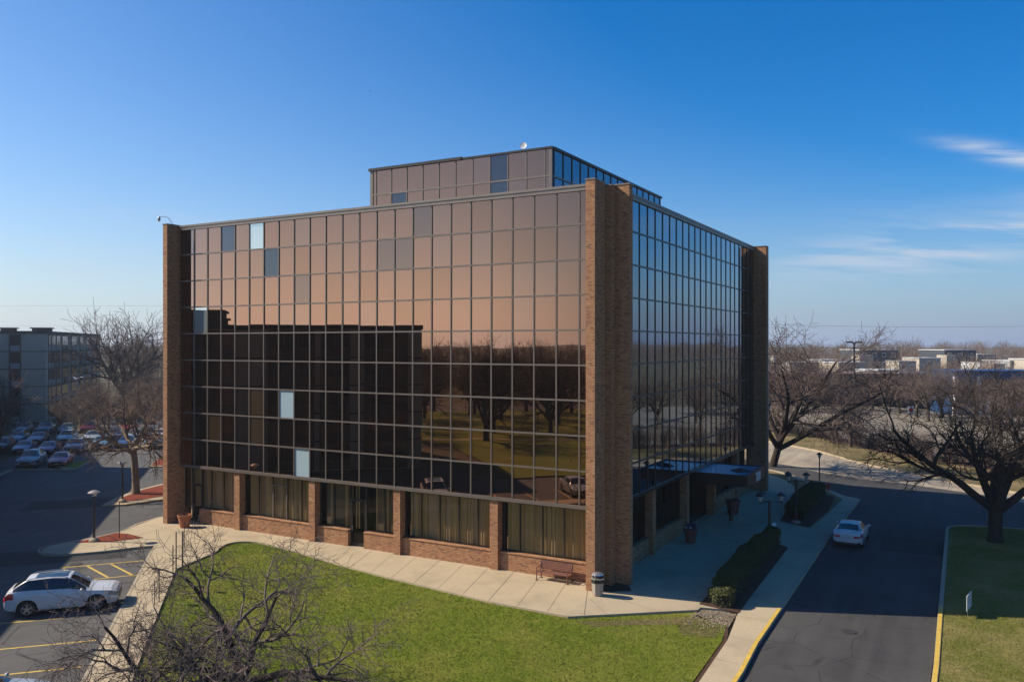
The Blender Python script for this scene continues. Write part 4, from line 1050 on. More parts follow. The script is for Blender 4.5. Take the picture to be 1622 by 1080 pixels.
ORD = ['first', 'second', 'third', 'fourth', 'fifth', 'sixth', 'seventh', 'eighth', 'ninth', 'tenth', 'eleventh', 'twelfth', 'thirteenth', 'fourteenth', 'fifteenth', 'sixteenth', 'seventeenth', 'eighteenth', 'nineteenth', 'twentieth', 'twenty-first', 'twenty-second', 'twenty-third', 'twenty-fourth', 'twenty-fifth', 'twenty-sixth']
gr = 'bare trees behind the parked cars'
for i, (px, D, p, sc) in enumerate(((95, 124, mid, .6), (128, 120, lotree, .95), (150, 138, mid, .9), (172, 114, lotree, .9), (205, 128, mid, 1.0), (225, 142, mid, 1.1), (245, 120, lotree, 1.05), (262, 134, mid, 1.1))):
    tree_at(p, px, D, 'bare brownish tree behind the parked cars, %s from the left' % ORD[i], sc, i * 1.3, group=gr)
# trees behind the camera that the glass mirrors, and street trees to the right
gr = 'bare trees on the lawns behind the viewpoint'
for i, (u, v, p, sc) in enumerate(((9, 62, oak, 1.35), (2, 78, mid, 1.2), (14, 84, tall, .8), (20, 70, oak, 1.1), (6, 96, tall, .85), (26, 92, oak, 1.2), (36, 78, mid, 1.3), (-6, 88, tall, .8), (16, 104, oak, 1.3), (44, 96, tall, .8), (30, 60, mid, 1.1), (52, 70, oak, 1.2), (0, 68, mid, 1.3), (12, 72, mid, 1.4), (24, 80, mid, 1.4), (4, 90, oak, 1.2), (18, 92, mid, 1.5), (33, 100, oak, 1.2), (10, 112, mid, 1.6), (27, 108, mid, 1.6), (-2, 102, mid, 1.5), (42, 88, mid, 1.3))):
    q = UV(u, v); place_tree(p, (*q, -.2), 'bare tree on the lawns mirrored in the front glass', sc, i * 1.7, group=gr)
gr = 'bare trees along the verge across the street'
for i, (px, D, p, sc) in enumerate(((1232, 112, mid, .8), (1240, 152, mid, 1.05), (1262, 158, mid, 1.2), (1288, 150, mid, 1.1), (1318, 156, mid, 1.15), (1382, 157, mid, 1.0), (1400, 160, mid, .8), (1425, 152, mid, 1.05), (1452, 146, mid, 1.15), (1470, 138, mid, 1.1), (1492, 146, mid, 1.2), (1512, 136, mid, 1.15), (1545, 132, mid, .9), (1580, 130, mid, 1.0), (1612, 126, mid, 1.05), (1585, 104, mid, .9), (1640, 112, mid, 1.1), (1680, 100, mid, 1.1), (1740, 96, mid, 1.15), (1700, 84, mid, 1.1), (1790, 72, oak, .9), (1900, 66, mid, 1.1), (2080, 58, oak, 1.0), (2300, 52, mid, 1.2))):
    tree_at(p, px, D, 'bare tree across the street in front of the warehouse and store, %s from the left' % ORD[i], sc, i * 2.1, group=gr)

# brush hedge row with thin stems on the verge
def shrub_proto(seed):
    rn = np.random.default_rng(seed); ln = []
    for i in range(16):
        p = np.array([rn.uniform(-.5, .5), rn.uniform(-.3, .3), -.05]); d = np.array([rn.normal(0, .18), rn.normal(0, .18), 1.]); h = rn.uniform(1.2, 3.1)
        pts = [p]
        for k in range(5):
            d = d + rn.normal(0, .10, 3); d /= np.linalg.norm(d); p = p + d * h / 5; pts.append(p)
            if k > 0:
                for q in range(2):
                    e = d + rn.normal(0, .5, 3); e /= np.linalg.norm(e); ln.append((np.array([p, p + e * .35, p + e * .7 + rn.normal(0, .08, 3)]), np.array([.016, .012, .008]), 1))
        ln.append((np.array(pts), np.linspace(.03, .012, 6), 0))
    return sweep(ln, (4, 3), 'stems', None, TWIG)
shp = [shrub_proto(s) for s in (1, 2, 3)]
line = [Vector(p) for p in [(-14, 85), (-4.5, 79.6), (5, 72.2), (13.5, 65.0), (20.5, 58.6), (27, 53.8), (45, 42), (62, 30)]]
rr = random.Random(4)
for i in range(120):
    s = i / 119 * (len(line) - 1); k = min(int(s), len(line) - 2); p = line[k].lerp(line[k + 1], s - k)
    p = p + Vector((rr.gauss(0, .35), rr.gauss(0, .35)))
    o = bpy.data.objects.new('bare_shrub', rr.choice(shp)); C.objects.link(o)
    o.location = (p.x, p.y, -.47); o.rotation_euler = (0, 0, rr.uniform(0, 6)); sc_ = rr.uniform(.7, 1.15); o.scale = (sc_, sc_, sc_)
    tag(o, 'leafless shrub in the scrubby row along the verge fence', 'shrub', 'leafless shrubs along the verge fence')
# wire fence with thin posts behind the shrubs
fl = [p + Vector((.9, 1.0)) for p in line]
ft = thing('wire_fence', 'thin wire fence on posts behind the row of leafless shrubs', 'fence', (fl[3].x, fl[3].y, -.5))
for a, b_ in zip(fl, fl[1:]):
    n = max(1, int((b_ - a).length / 3))
    for q in range(n):
        p = a.lerp(b_, q / n); MB().tube([(p.x, p.y, -.55), (p.x, p.y, 1.3)], .035, 5).build('post', GREYM, ft)
wm = MB()
for h in (-.1, .35, .8, 1.2): wm.tube([(p.x, p.y, h) for p in fl], .008, 3)
wm.build('wire', GREYM, ft)

# far woods: one mass of small bare crowns out to the horizon
def wood_crown(rn, n):
    V, F = [], []
    c = rn.normal(0, 1, (n, 3)); c /= np.linalg.norm(c, axis=1, keepdims=True); c *= rn.uniform(.35, 1, (n, 1)) ** .5
    c[:, 2] = np.abs(c[:, 2]) * 1.0 + .1 * rn.normal(0, 1, n)
    d = c * .6 + rn.normal(0, .5, (n, 3)); d[:, 2] += .4; d /= np.linalg.norm(d, axis=1, keepdims=True)
    w = np.cross(d, rn.normal(0, 1, (n, 3))); w /= np.linalg.norm(w, axis=1, keepdims=True)
    l = rn.uniform(.08, .22, (n, 1)); ww = rn.uniform(.003, .010, (n, 1))
    V = np.stack([c - w * ww, c + w * ww, c + d * l + w * ww * .3, c + d * l - w * ww * .3], 1).reshape(-1, 3)
    return V, np.arange(n * 4).reshape(n, 4)
def woods(name, spots, seed, mat, label):
    rn = np.random.default_rng(seed); pr = [wood_crown(rn, 850) for _ in range(5)]; VV, FF, off = [], [], 0
    for i, (x, y, z, r, h) in enumerate(spots):
        V, F = pr[i % 5]; a = rn.uniform(0, 6.28); R_ = np.array([[math.cos(a), -math.sin(a), 0], [math.sin(a), math.cos(a), 0], [0, 0, 1]])
        W = (V @ R_.T) * np.array([r, r, h * .72]) + np.array([x, y, z + h * .28]); VV.append(W); FF.append(F + off); off += len(V)
        tr = np.array([[x - .25, y, z], [x + .25, y, z], [x + .1, y, z + h * .6], [x - .1, y, z + h * .6], [x, y - .25, z], [x, y + .25, z], [x, y + .1, z + h * .6], [x, y - .1, z + h * .6]])
        VV.append(tr); FF.append(np.array([[0, 1, 2, 3], [4, 5, 6, 7]]) + off); off += 8
    me = np_mesh(name, np.concatenate(VV), np.concatenate(FF), mat, False); o = bpy.data.objects.new(name, me); C.objects.link(o)
    return tag(o, label, 'woods', kind='stuff')
rn = np.random.default_rng(3)
def ring(n, d0, d1, pa, pb, h0, h1):
    out = []
    for i in range(n):
        D = rn.uniform(d0, d1); px = rn.uniform(pa, pb); q = at(px, D); h = rn.uniform(h0, h1); out.append((q[0], q[1], -.7, h * rn.uniform(.35, .5), h))
    return out
woods('far_woods', ring(420, 330, 900, 1150, 2300, 9, 15.5) + ring(60, 190, 300, 1180, 1700, 7, 10), 1, TWIG_BR, 'brownish bare woods on the skyline beyond the houses')
woods('far_woods', ring(160, 220, 700, -700, 620, 9, 15), 2, TWIG, 'bare woods on the skyline behind the office building at left')
# far circle round the back for the mirror
sp = []
for i in range(420):
    a = rn.uniform(0, 6.283); D = rn.uniform(230, 700)
    x, y = CAM[0] + D * math.sin(a), CAM[1] + D * math.cos(a)
    if y > -120 and x > -300 and not (y < 60 and x > 150): continue
    h = rn.uniform(9, 15); sp.append((x, y, -.7, h * rn.uniform(.35, .5), h))
woods('far_woods', sp, 5, TWIG, 'distant bare woods mirrored low in the front glass')

# ------------------------------------------------------------------ cars
def paint(name, col, rough=0.28):
    t = NT(name); v = t.coord('Object'); n = t.noise(v, 2.5, 4)
    return t.pbr(t.ramp(n, [(0.3, tuple(x * .9 for x in col)), (0.7, col)]), rough, 0.05, spec=0.45, Coat__Weight=0.25, Coat__Roughness=0.06)
P_WHITE = paint('white_car_paint', (0.72, 0.72, 0.72)); P_SILV = paint('silver_car_paint', (0.42, 0.46, 0.50)); P_RED = paint('red_car_paint', (0.75, 0.05, 0.08))
P_MAR = paint('maroon_car_paint', (0.26, 0.03, 0.09)); P_BLUE = paint('blue_car_paint', (0.04, 0.09, 0.22)); P_BLK = paint('black_car_paint', (0.03, 0.03, 0.035))
P_GREY = paint('grey_car_paint', (0.16, 0.18, 0.20)); P_TEAL = paint('teal_car_paint', (0.14, 0.26, 0.30))
CGL = plain('car_glass', (0.012, 0.015, 0.018), 0.06, spec=0.9, var=0.02)
TYRE = plain('tyre_rubber', (0.018, 0.018, 0.018), 0.85); RIM = plain('alloy_rim', (0.50, 0.50, 0.52), 0.3, 0.8); TRIM = plain('black_trim', (0.02, 0.02, 0.02), 0.5)
HLAMP = plain('headlamp_lens', (0.22, 0.24, 0.26), 0.08, spec=1.0); TLAMP = plain('tail_lamp_lens', (0.62, 0.015, 0.02), 0.12, spec=0.8); PLATE = plain('number_plate', (0.62, 0.62, 0.60), 0.5)
KEYS = {
 'sedan': [(2.32, .38, .56, .60, .55, .45), (2.2, .22, .66, .70, .76, .64), (1.65, .17, .78, .84, .87, .78), (.98, .17, .89, .96, .89, .76), (.12, .17, .92, 1.36, .90, .62), (-.55, .17, .93, 1.41, .90, .61), (-1.15, .17, .96, 1.36, .90, .60), (-2.0, .2, 1.0, 1.10, .88, .68), (-2.25, .28, .98, 1.04, .84, .68), (-2.35, .42, .84, .88, .78, .62)],
 'suv': [(2.36, .42, .72, .74, .64, .50), (2.28, .27, .82, .86, .82, .68), (2.05, .23, .90, .96, .90, .74), (1.12, .22, .98, 1.09, .94, .74), (.30, .22, 1.00, 1.60, .94, .66), (-.45, .22, 1.02, 1.68, .94, .66), (-1.50, .22, 1.08, 1.62, .93, .62), (-2.16, .24, 1.14, 1.24, .90, .66), (-2.32, .32, 1.02, 1.08, .86, .66), (-2.38, .45, .84, .88, .8, .62)],
}
def car_proto(kind, label, root_label_only=True):
    K = KEYS[kind]; xs = [k[0] for k in K]
    cowl, rf, rb, deck = xs[3], xs[4], xs[6], xs[7]
    wb = 1.36 if kind == 'sedan' else 1.43; Rw = .33 if kind == 'sedan' else .365; Ra = Rw + .07
    sx = sorted(set([round(x, 3) for x in np.arange(xs[-1], xs[0] + .001, .045)] + xs), reverse=True)
    sx = [x for i, x in enumerate(sx) if i == 0 or sx[i - 1] - x > .012 or x in xs]
    def par(x):
        for i in range(len(K) - 1):
            if K[i][0] >= x >= K[i + 1][0]:
                t = (K[i][0] - x) / (K[i][0] - K[i + 1][0]); p0, p1, p2, p3 = K[max(0, i - 1)], K[i], K[i + 1], K[min(len(K) - 1, i + 2)]
                r = []
                for q in range(1, 6):
                    a, b, c, d = p0[q], p1[q], p2[q], p3[q]
                    cr_ = .5 * (2 * b + (c - a) * t + (2 * a - 5 * b + 4 * c - d) * t * t + (3 * b - a - 3 * c + d) * t ** 3)
                    r.append(.55 * (b + (c - b) * t) + .45 * cr_)
                return r
        return K[-1][1:]
    SUB = 4
    grid = []
    for x in sx:
        zb, zbe, zt, w, wt = par(x)
        key = [(0, zb), (.78 * w, zb), (.955 * w, zb + .09), (w * 1.015, zb * .42 + zbe * .58), (w * .985, zbe), (wt, zt - .045), (.72 * wt, zt + .0), (0, zt + .028)]
        row = []
        for i in range(7):
            p0, p1, p2, p3 = key[max(0, i - 1)], key[i], key[i + 1], key[min(7, i + 2)]
            for q in range(SUB):
                t = q / SUB; c = []
                for a, b, cc, d in zip(p0, p1, p2, p3):
                    cr_ = .5 * (2 * b + (cc - a) * t + (2 * a - 5 * b + 4 * cc - d) * t * t + (3 * b - a - 3 * cc + d) * t ** 3)
                    c.append(.5 * (b + (cc - b) * t) + .5 * cr_)
                row.append(c)
        row.append(list(key[7]))
        for c in row:
            for s in (-1, 1):
                dx = x - s * wb
                if abs(dx) < Ra and c[0] > .5 * w:
                    zc = Rw + math.sqrt(Ra * Ra - dx * dx)
                    if c[1] < zc < zbe: c[1] = zc + .0005 * row.index(c)
        grid.append([(x, c[0], c[1]) for c in row])
    n = len(grid[0])
    def cls(i, j):
        x = (sx[i] + sx[i + 1]) / 2; r = (j + .5) / SUB
        if 4.25 < r < 5.0 and deck + .10 < x < cowl - .12:
            zb, zbe, zt, w, wt = par(x)
            if zt - zbe > .17 and (kind == 'suv' or abs(x + .35) > .04): return 'side_window'
        if r > 5.25 and rf + .03 < x < cowl - .04: return 'windscreen'
        if r > 5.25 and deck + .08 < x < rb - .02: return 'rear_window'
        if kind == 'suv' and r > 6.0 and -1.15 < x < rf - .1: return 'roof_panel'
        if 3.25 < r < 4.0 and x > xs[0] - .42: return 'headlight'
        if 3.25 < r < 4.0 and x < xs[-1] + .42: return 'tail_light'
        if 3.0 < r < 4.5 and x > xs[0] - .06 : return 'grille'
        if r < 2.0 and (x > 2.0 or x < -2.0) or r < 1.75: return 'bumper_trim'
        return 'body'
    sets = {}
    for i in range(len(sx) - 1):
        for j in range(n - 1):
            c = cls(i, j)
            for s in (1, -1):
                key = c if c in ('body', 'windscreen', 'rear_window', 'roof_panel', 'bumper_trim', 'grille') else (c, s)
                q = [grid[i][j], grid[i + 1][j], grid[i + 1][j + 1], grid[i][j + 1]]
                q = [(a, b * s, d) for a, b, d in q]
                sets.setdefault(key, []).append(q[::-1] if s == 1 else q)
    t = thing('parked_car', label, 'car')
    mm = {'body': P_WHITE, 'windscreen': CGL, 'rear_window': CGL, 'roof_panel': CGL, 'side_window': CGL, 'headlight': HLAMP, 'tail_light': TLAMP, 'grille': TRIM, 'bumper_trim': TRIM}
    for key, qs in sets.items():
        nm = key if isinstance(key, str) else key[0]
        bm = bmesh.new()
        for q in qs: bm.faces.new([bm.verts.new(p) for p in q])
        bmesh.ops.remove_doubles(bm, verts=bm.verts[:], dist=.0008)
        me = bpy.data.meshes.new(nm); bm.to_mesh(me); bm.free(); me.materials.append(mm[nm])
        me.polygons.foreach_set('use_smooth', [True] * len(me.polygons))
        o = bpy.data.objects.new(nm, me); C.objects.link(o); o.parent = t
    # end caps
    bd = [c for c in bpy.data.objects if c.parent == t and c.name.startswith('body')][0]
    for g, sgn in ((grid[0], 1), (grid[-1], -1)):
        m = MB()
        lo = [(p[0] + .004 * sgn, p[1], p[2]) for p in g] + [(p[0] + .004 * sgn, -p[1], p[2]) for p in g[::-1]]
        m.quad(lo if sgn < 0 else lo[::-1])
        m.build('end_panel', P_WHITE, bd, local=True)
    for sg in (1, -1):
        z_ = .72 if kind == 'sedan' else .78
        MB().box(xs[-1] - .025, xs[-1] + .03, min(sg * .40, sg * .75), max(sg * .40, sg * .75), z_, z_ + .11).build('tail_light_inner', TLAMP, t, local=True)
    MB().box(xs[0] - .03, xs[0] + .03, -.46, .46, .47, .70).build('radiator_grille', TRIM, t, local=True)
    # wheels
    for s in (1, -1):
        for sy_ in (1, -1):
            y0 = sy_ * (par(s * wb)[3] - .20); y1 = sy_ * (par(s * wb)[3] + .012)
            wm = MB(); nn = 28
            prof = [(Rw * .66, 0), (Rw * .93, 0), (Rw, .05), (Rw, .17), (Rw * .93, .215), (Rw * .67, .215), (Rw * .64, .19)]
            b0 = 0
            for r_, d in prof:
                for k in range(nn):
                    a = 2 * math.pi * k / nn; wm.v.append((s * wb + r_ * math.cos(a), y0 + (y1 - y0) * d / .215, Rw + r_ * math.sin(a)))
            for i in range(len(prof) - 1):
                for k in range(nn):
                    q = (i * nn + k, i * nn + (k + 1) % nn, (i + 1) * nn + (k + 1) % nn, (i + 1) * nn + k); wm.f.append(q if sy_ < 0 else q[::-1]); wm.mi.append(0); wm.uv.append(None)
            wm.uv = []
            w = wm.build('wheel', TYRE, t, local=True, smooth=True)
            rm = MB()
            yo = y0 + (y1 - y0) * .80; yi = y0 + (y1 - y0) * .35
            ax = lambda a, r_: (s * wb + r_ * math.cos(a), Rw + r_ * math.sin(a))
            for k in range(5):
                a = 2 * math.pi * k / 5 + .3
                for da in (-.13, .13):
                    p1, p2 = ax(a + da * 1.6, .05), ax(a + da, Rw * .67)
                    dx, dz = -math.sin(a) * .016, math.cos(a) * .016
                    rm.quad([(p1[0] - dx, yo, p1[1] - dz), (p1[0] + dx, yo, p1[1] + dz), (p2[0] + dx, yo - sy_ * .0, p2[1] + dz), (p2[0] - dx, yo, p2[1] - dz)])
            rm.uv = []
            bb = len(rm.v)
            for r_, d in ((Rw * .67, .20), (Rw * .62, .20), (Rw * .60, .10)):
                for k in range(nn):
                    a = 2 * math.pi * k / nn; rm.v.append((s * wb + r_ * math.cos(a), y0 + (y1 - y0) * d / .215, Rw + r_ * math.sin(a)))
            for i in range(2):
                for k in range(nn): rm.f.append((bb + i * nn + k, bb + i * nn + (k + 1) % nn, bb + (i + 1) * nn + (k + 1) % nn, bb + (i + 1) * nn + k)); rm.mi.append(0)
            bb = len(rm.v); rm.v += [(s * wb + .065 * math.cos(2 * math.pi * k / 12), yo + sy_ * .004, Rw + .065 * math.sin(2 * math.pi * k / 12)) for k in range(12)]; rm.f.append(tuple(bb + k for k in range(12))); rm.mi.append(0)
            rm.build('rim', RIM, w, local=True)
            dk = MB(); dk.v += [(s * wb + Rw * .66 * math.cos(2 * math.pi * k / 20), yi, Rw + Rw * .66 * math.sin(2 * math.pi * k / 20)) for k in range(20)]; dk.f.append(tuple(range(20))); dk.mi.append(0)
            dk.build('brake_disc', TRIM, w, local=True)
            # dark arch liner
            lm = MB(); yb = sy_ * .45; ye = sy_ * (par(s * wb)[3] - .05)
            for k in range(13):
                a = math.pi * k / 12; lm.v += [(s * wb + Ra * .98 * math.cos(a), yb, Rw + Ra * .98 * math.sin(a)), (s * wb + Ra * .98 * math.cos(a), ye, Rw + Ra * .98 * math.sin(a))]
            for k in range(12): lm.f.append((2 * k, 2 * k + 1, 2 * k + 3, 2 * k + 2)); lm.mi.append(0)
            lm.f.append(tuple(2 * k for k in range(13))); lm.mi.append(0)
            lm.build('arch_liner', TRIM, bd, local=True)
    for sy_ in (1, -1):
        p = par(cowl - .25)
        MB().ball((cowl - .28, sy_ * (p[3] + .10), p[1] + .10), .1, 10, 6, (.7, 1.15, .75)).build('mirror', P_WHITE, t, local=True, smooth=True)
        for x in (.05, -.95):
            q = par(x); MB().box(x - .22, x, sy_ * (q[3] + .0) - .012, sy_ * (q[3] + .0) + .025, q[1] - .10, q[1] - .07).build('door_handle', RIM if kind == 'suv' else P_WHITE, t, local=True)
        # chrome / dark line round the glass
    xr = xs[-1]
    MB().box(xr - .022, xr + .03, -.26, .26, .64 if kind == 'sedan' else .60, .78 if kind == 'sedan' else .74).build('number_plate', PLATE, t, local=True)
    MB().box(xs[0] - .05, xs[0] + .02, -.26, .26, .42, .53).build('number_plate', PLATE, t, local=True)
    if kind == 'suv':
        for sy_ in (1, -1):
            MB().tube([(.2, sy_ * .63, 1.60), (.05, sy_ * .635, 1.67), (-.6, sy_ * .63, 1.71), (-1.3, sy_ * .61, 1.67), (-1.45, sy_ * .61, 1.61)], .018, 6).build('roof_rail', RIM, t, local=True)
    else:
        MB().box(-2.30, -2.2, -.70, .70, .985, 1.005).build('boot_lip', P_WHITE, bd, local=True)
        MB().box(xr - .03, xr + .08, -.72, .72, .26, .40).build('diffuser', TRIM, bd, local=True)
    return t
def recolour(root, mat):
    for o in [root] + [x for x in bpy.data.objects if x.parent and (x.parent == root or x.parent.parent == root)]:
        if o.type == 'MESH' and o.data.materials and o.data.materials[0] == P_WHITE:
            o.material_slots[0].link = 'OBJECT'; o.material_slots[0].material = mat
def put(o, x, y, z, rz): o.location = (x, y, z); o.rotation_euler = (0, 0, rz)
suv0 = car_proto('suv', 'white SUV with dark glass roof parked nose-in by the diagonal walkway')
sed0 = car_proto('sedan', 'white sedan seen from behind, standing at the drive kerb in the shade')
put(suv0, -19.62, -15.25, -.13, R(48.5))
put(sed0, 10.72, 19.35, -.60, R(90.5))
def newcar(src, x, y, rz, mat, label, group=None, z=-.13):
    o = copy_tree(src); put(o, x, y, z, rz); o['label'] = label; o['category'] = 'car'
    if group: o['group'] = group
    recolour(o, mat); return o
# in the stalls in front, beyond the SUV
for u, src, mat, lab in ((8.3, sed0, P_SILV, 'silver-blue car cut off by the bottom left corner of the view'), (11.3, suv0, P_RED, 'red SUV mirrored low in the front glass beside the near fin'), (-16.6 + 33.5, sed0, P_BLK, 'dark car mirrored near the brick fin, third from the white SUV')):
    p = UV(u, 24.9); newcar(src, p[0], p[1], R(46.3), mat, lab)
LOT = [  # px, py of the front bumper on the ground, kind, paint, label
 (40, 743, 'suv', P_SILV, 'silver-blue SUV at the front of the car park, left of the red car'), (88, 742, 'sedan', P_RED, 'red sedan at the front of the car park beside the grass island'),
 (30, 721, 'sedan', P_BLUE, 'dark blue sedan in the second row, behind the silver SUV'), (69, 722, 'sedan', P_MAR, 'dark maroon sedan in the second row, left of the pale SUV'), (114, 719, 'suv', P_SILV, 'silver SUV in the second row behind the red sedan'),
 (156, 713, 'sedan', P_TEAL, 'teal-grey sedan in the second row, left of the island tree'), (197, 712, 'sedan', P_BLUE, 'blue car in the second row just left of the pale trunk'), (240, 712, 'suv', P_GREY, 'dark grey SUV in the second row by the left brick fin'), (-6, 719, 'suv', P_BLK, 'black SUV of the second row at the left edge'),
 (20, 705, 'suv', P_SILV, 'silver SUV in the third row at the left'), (53, 705, 'sedan', P_GREY, 'grey sedan in the third row behind the maroon one'), (100, 705, 'suv', P_WHITE, 'white SUV in the third row'), (142, 702, 'sedan', P_SILV, 'pale blue car in the third row under the branches'),
 (176, 701, 'suv', P_BLUE, 'dark blue SUV in the third row under the branches'), (211, 700, 'sedan', P_SILV, 'pale car in the third row behind the pale trunk'), (250, 699, 'sedan', P_WHITE, 'white sedan in the third row by the brick fin'),
 (28, 690, 'suv', P_SILV, 'silver SUV in the back row by the apartment end wall'), (66, 689, 'suv', P_TEAL, 'teal SUV in the back row, second from the left edge'), (101, 688, 'sedan', P_TEAL, 'teal sedan in the back row left of the maroon SUV'), (137, 687, 'suv', P_MAR, 'maroon SUV in the back row'), (172, 686, 'sedan', P_GREY, 'grey sedan in the back row right of the maroon SUV'), (203, 686, 'sedan', P_RED, 'red sedan in the back row beyond the pale trunk'), (237, 686, 'suv', P_WHITE, 'white SUV in the back row by the brick fin')]
rr = random.Random(12)
for px, py, kind, mat, lab in LOT:
    g = Vector(G(px, py, -.13)) - US * 2.3
    newcar(suv0 if kind == 'suv' else sed0, g.x, g.y, R(-43.7 + rr.uniform(-1.5, 1.5)), mat, lab, 'cars parked in rows left of the office').scale = (rr.uniform(.94, 1.03), rr.uniform(.97, 1.02), rr.uniform(.94, 1.06))

# ------------------------------------------------------------------ street furniture
LENS = plain('milky_lamp_glass', (0.55, 0.55, 0.52), 0.3)
HOODM = plain('weathered_lamp_hood', (0.34, 0.29, 0.27), 0.55)
def lot_lamp(x, y, z, h, label):
    t = thing('lamp_post', label, 'lamp post', (x, y, z))
    MB().lathe((x, y, z - .02), [(.30, 0), (.30, .12), (.22, .20), (.10, .24)], 14).build('base', CONC2, t)
    MB().lathe((x, y, z + .2), [(.075, 0), (.07, h - .55)], 10).build('pole', POLE, t)
    m = MB().lathe((x, y, z + h - .36), [(.13, 0), (.17, .12), (.20, .2)], 12); lo = m.build('lantern', LENS, t)
    MB().lathe((x, y, z + h - .16), [(.16, 0), (.37, .0), (.36, .03), (.18, .13), (.05, .16)], 18).build('lamp_hood', HOODM, t)
    MB().lathe((x, y, z + h - .42), [(.10, 0), (.13, .06)], 10).build('collar', POLE, t)
    return t
b = G(149, 857, 0); lot_lamp(*b, 0.0, 3.2, 'single lamp post with pale flat hood on the small mulched triangle')
b = G(194, 795, 0); lot_lamp(*b, 0.03, 3.2, 'single lamp post with pale hood beside the tree on the red-mulched island')
def lantern(t, x, y, z):
    m = MB().lathe((x, y, z), [(.07, 0), (.10, .05), (.17, .34)], 6); l = m.build('lantern', LENS, t)
    MB().lathe((x, y, z + .34), [(.30, 0), (.28, .03), (.10, .16), (.02, .22)], 6).build('lantern_roof', POLE, l)
    MB().lathe((x, y, z - .16), [(.03, 0), (.07, .16)], 6).build('lantern_foot', POLE, l)
def arm_lamp(x, y, z, h, label, rot):
    t = thing('lamp_post', label, 'lamp post', (x, y, z))
    MB().lathe((x, y, z), [(.32, 0), (.32, .1), (.2, .2)], 4).build('base', CONC2, t)
    MB().obox((x, y), (math.cos(rot), math.sin(rot)), (-math.sin(rot), math.cos(rot)), .07, .07, z + .15, z + h).build('pole', POLE, t)
    for a, r_ in ((rot, .75), (rot + 2.2, .62), (rot + 3.5, .72)):
        ex, ey = x + math.cos(a) * r_, y + math.sin(a) * r_
        MB().tube([(x, y, z + h - .12), (ex, ey, z + h - .12)], .025, 6).build('arm', POLE, t)
        lantern(t, ex, ey, z + h - .06)
    return t
b = G(1219, 860, -.33); arm_lamp(*b, -.33, 2.75, 'three-lantern lamp post at the end of the near hedge', YAW)
b = G(1261, 828, -.33); arm_lamp(*b, -.33, 3.1, 'three-lantern lamp post by the far hedge', YAW + .1)
b = G(1298, 769, -.33)
t = thing('lamp_post', 'slim single-lantern lamp post near the red hydrant', 'lamp post', (*b, -.33))
MB().lathe((*b, -.33), [(.12, 0), (.06, .15), (.05, 2.4)], 8).build('pole', POLE, t); lantern(t, *b, 2.12)
# parking-lot light across the street
b = at(1353, 112)
t = thing('parking_lot_light', 'tall double-headed light pole across the street', 'lamp post', (*b, -.6))
MB().lathe((*b, -.6), [(.2, 0), (.12, 13.2)], 8).build('pole', POLE, t)
for s in (-1, 1):
    MB().obox((b[0] + s * .62 * _c, b[1] + s * .62 * _s), (_c, _s), (-_s, _c), .42, .2, 12.5, 12.72).build('lamp_head', POLE, t)
MB().obox(b, (_c, _s), (-_s, _c), .3, .05, 12.45, 12.55).build('crossbar', POLE, t)

# manhole covers
IRON = plain('cast_iron', (0.05, 0.045, 0.04), 0.7, 0.2)
for i, (p, z, lab) in enumerate(((G(1345, 1000, -.6), -.14, 'round iron manhole cover in the sunlit end of the drive'), (G(120, 893, -.13), -.118, 'round iron manhole cover near the hatched stall corner'), (G(1424, 810, -.6), -.14, 'round iron manhole cover in the shaded drive mouth'))):
    zz = (z + LZ) if p[0] > 8 else z
    m = MB().lathe((p[0], p[1], zz), [(.33, 0), (.33, .012), (.29, .016)], 20); tag(m.build('manhole_cover', IRON), lab, 'manhole cover', 'manhole covers')

# red hydrant
HYD = plain('hydrant_red', (0.40, 0.03, 0.025), 0.4)
x, y = G(1312, 777, -.4); t = thing('fire_hydrant', 'red fire hydrant on the grass at the corner of the drive', 'hydrant', (x, y, -.42))
MB().lathe((x, y, -.42), [(.17, 0), (.17, .06), (.12, .08), (.12, .52), (.15, .54), (.15, .58), (.11, .66), (.04, .74), (.04, .80)], 12).build('barrel', HYD, t)
for a in (0, math.pi, -math.pi / 2): MB().tube([(x + math.cos(a) * .1, y + math.sin(a) * .1, .0), (x + math.cos(a) * .21, y + math.sin(a) * .21, .0)], .06, 8).build('outlet', HYD, t)

# planters
TERRA = plain('terracotta', (0.46, 0.16, 0.07), 0.8, var=0.15); DKPOT = plain('brown_pot', (0.14, 0.05, 0.04), 0.7)
def planter(x, y, z, h, r, mat, label, plant):
    t = thing('planter', label, 'planter', (x, y, z))
    MB().lathe((x, y, z), [(r * .62, 0), (r * .7, .05), (r * .96, h * .86), (r * 1.06, h * .86), (r * 1.06, h), (r * .95, h), (r * .9, h * .9)], 20).build('pot', mat, t, smooth=False)
    MB().lathe((x, y, z), [(r * .9, h * .88), (.01, h * .9)], 16).build('soil', MULCHD, t)
    if plant:
        rn2 = np.random.default_rng(5); ln = []
        for i in range(26):
            d = rn2.normal(0, .5, 3); d[2] = abs(d[2]) + .5; d /= np.linalg.norm(d); p = np.array([rn2.uniform(-.15, .15), rn2.uniform(-.15, .15), h * .88]); pts = [p]
            for k in range(4): d = d + rn2.normal(0, .22, 3); d /= np.linalg.norm(d); p = p + d * .14 * rn2.uniform(.7, 1.7); pts.append(p)
            ln.append((np.array(pts), np.linspace(.012, .005, 5), 0))
        me = sweep(ln, (4,), 'bare_stems', None, TWIG_DK); o = bpy.data.objects.new('bare_stems', me); C.objects.link(o); o.parent = t
    return t
planter(-28.66, -1.15, 0, .85, .44, TERRA, 'terracotta planter with bare stems by the left brick fin', True)
x, y = G(1094, 858, 0); px_ = planter(x, y, -.02, .85, .42, plain('dark_red_pot', (0.26, 0.07, 0.05), 0.8), 'reddish-brown planter holding dark and white flowers near the entrance', False)
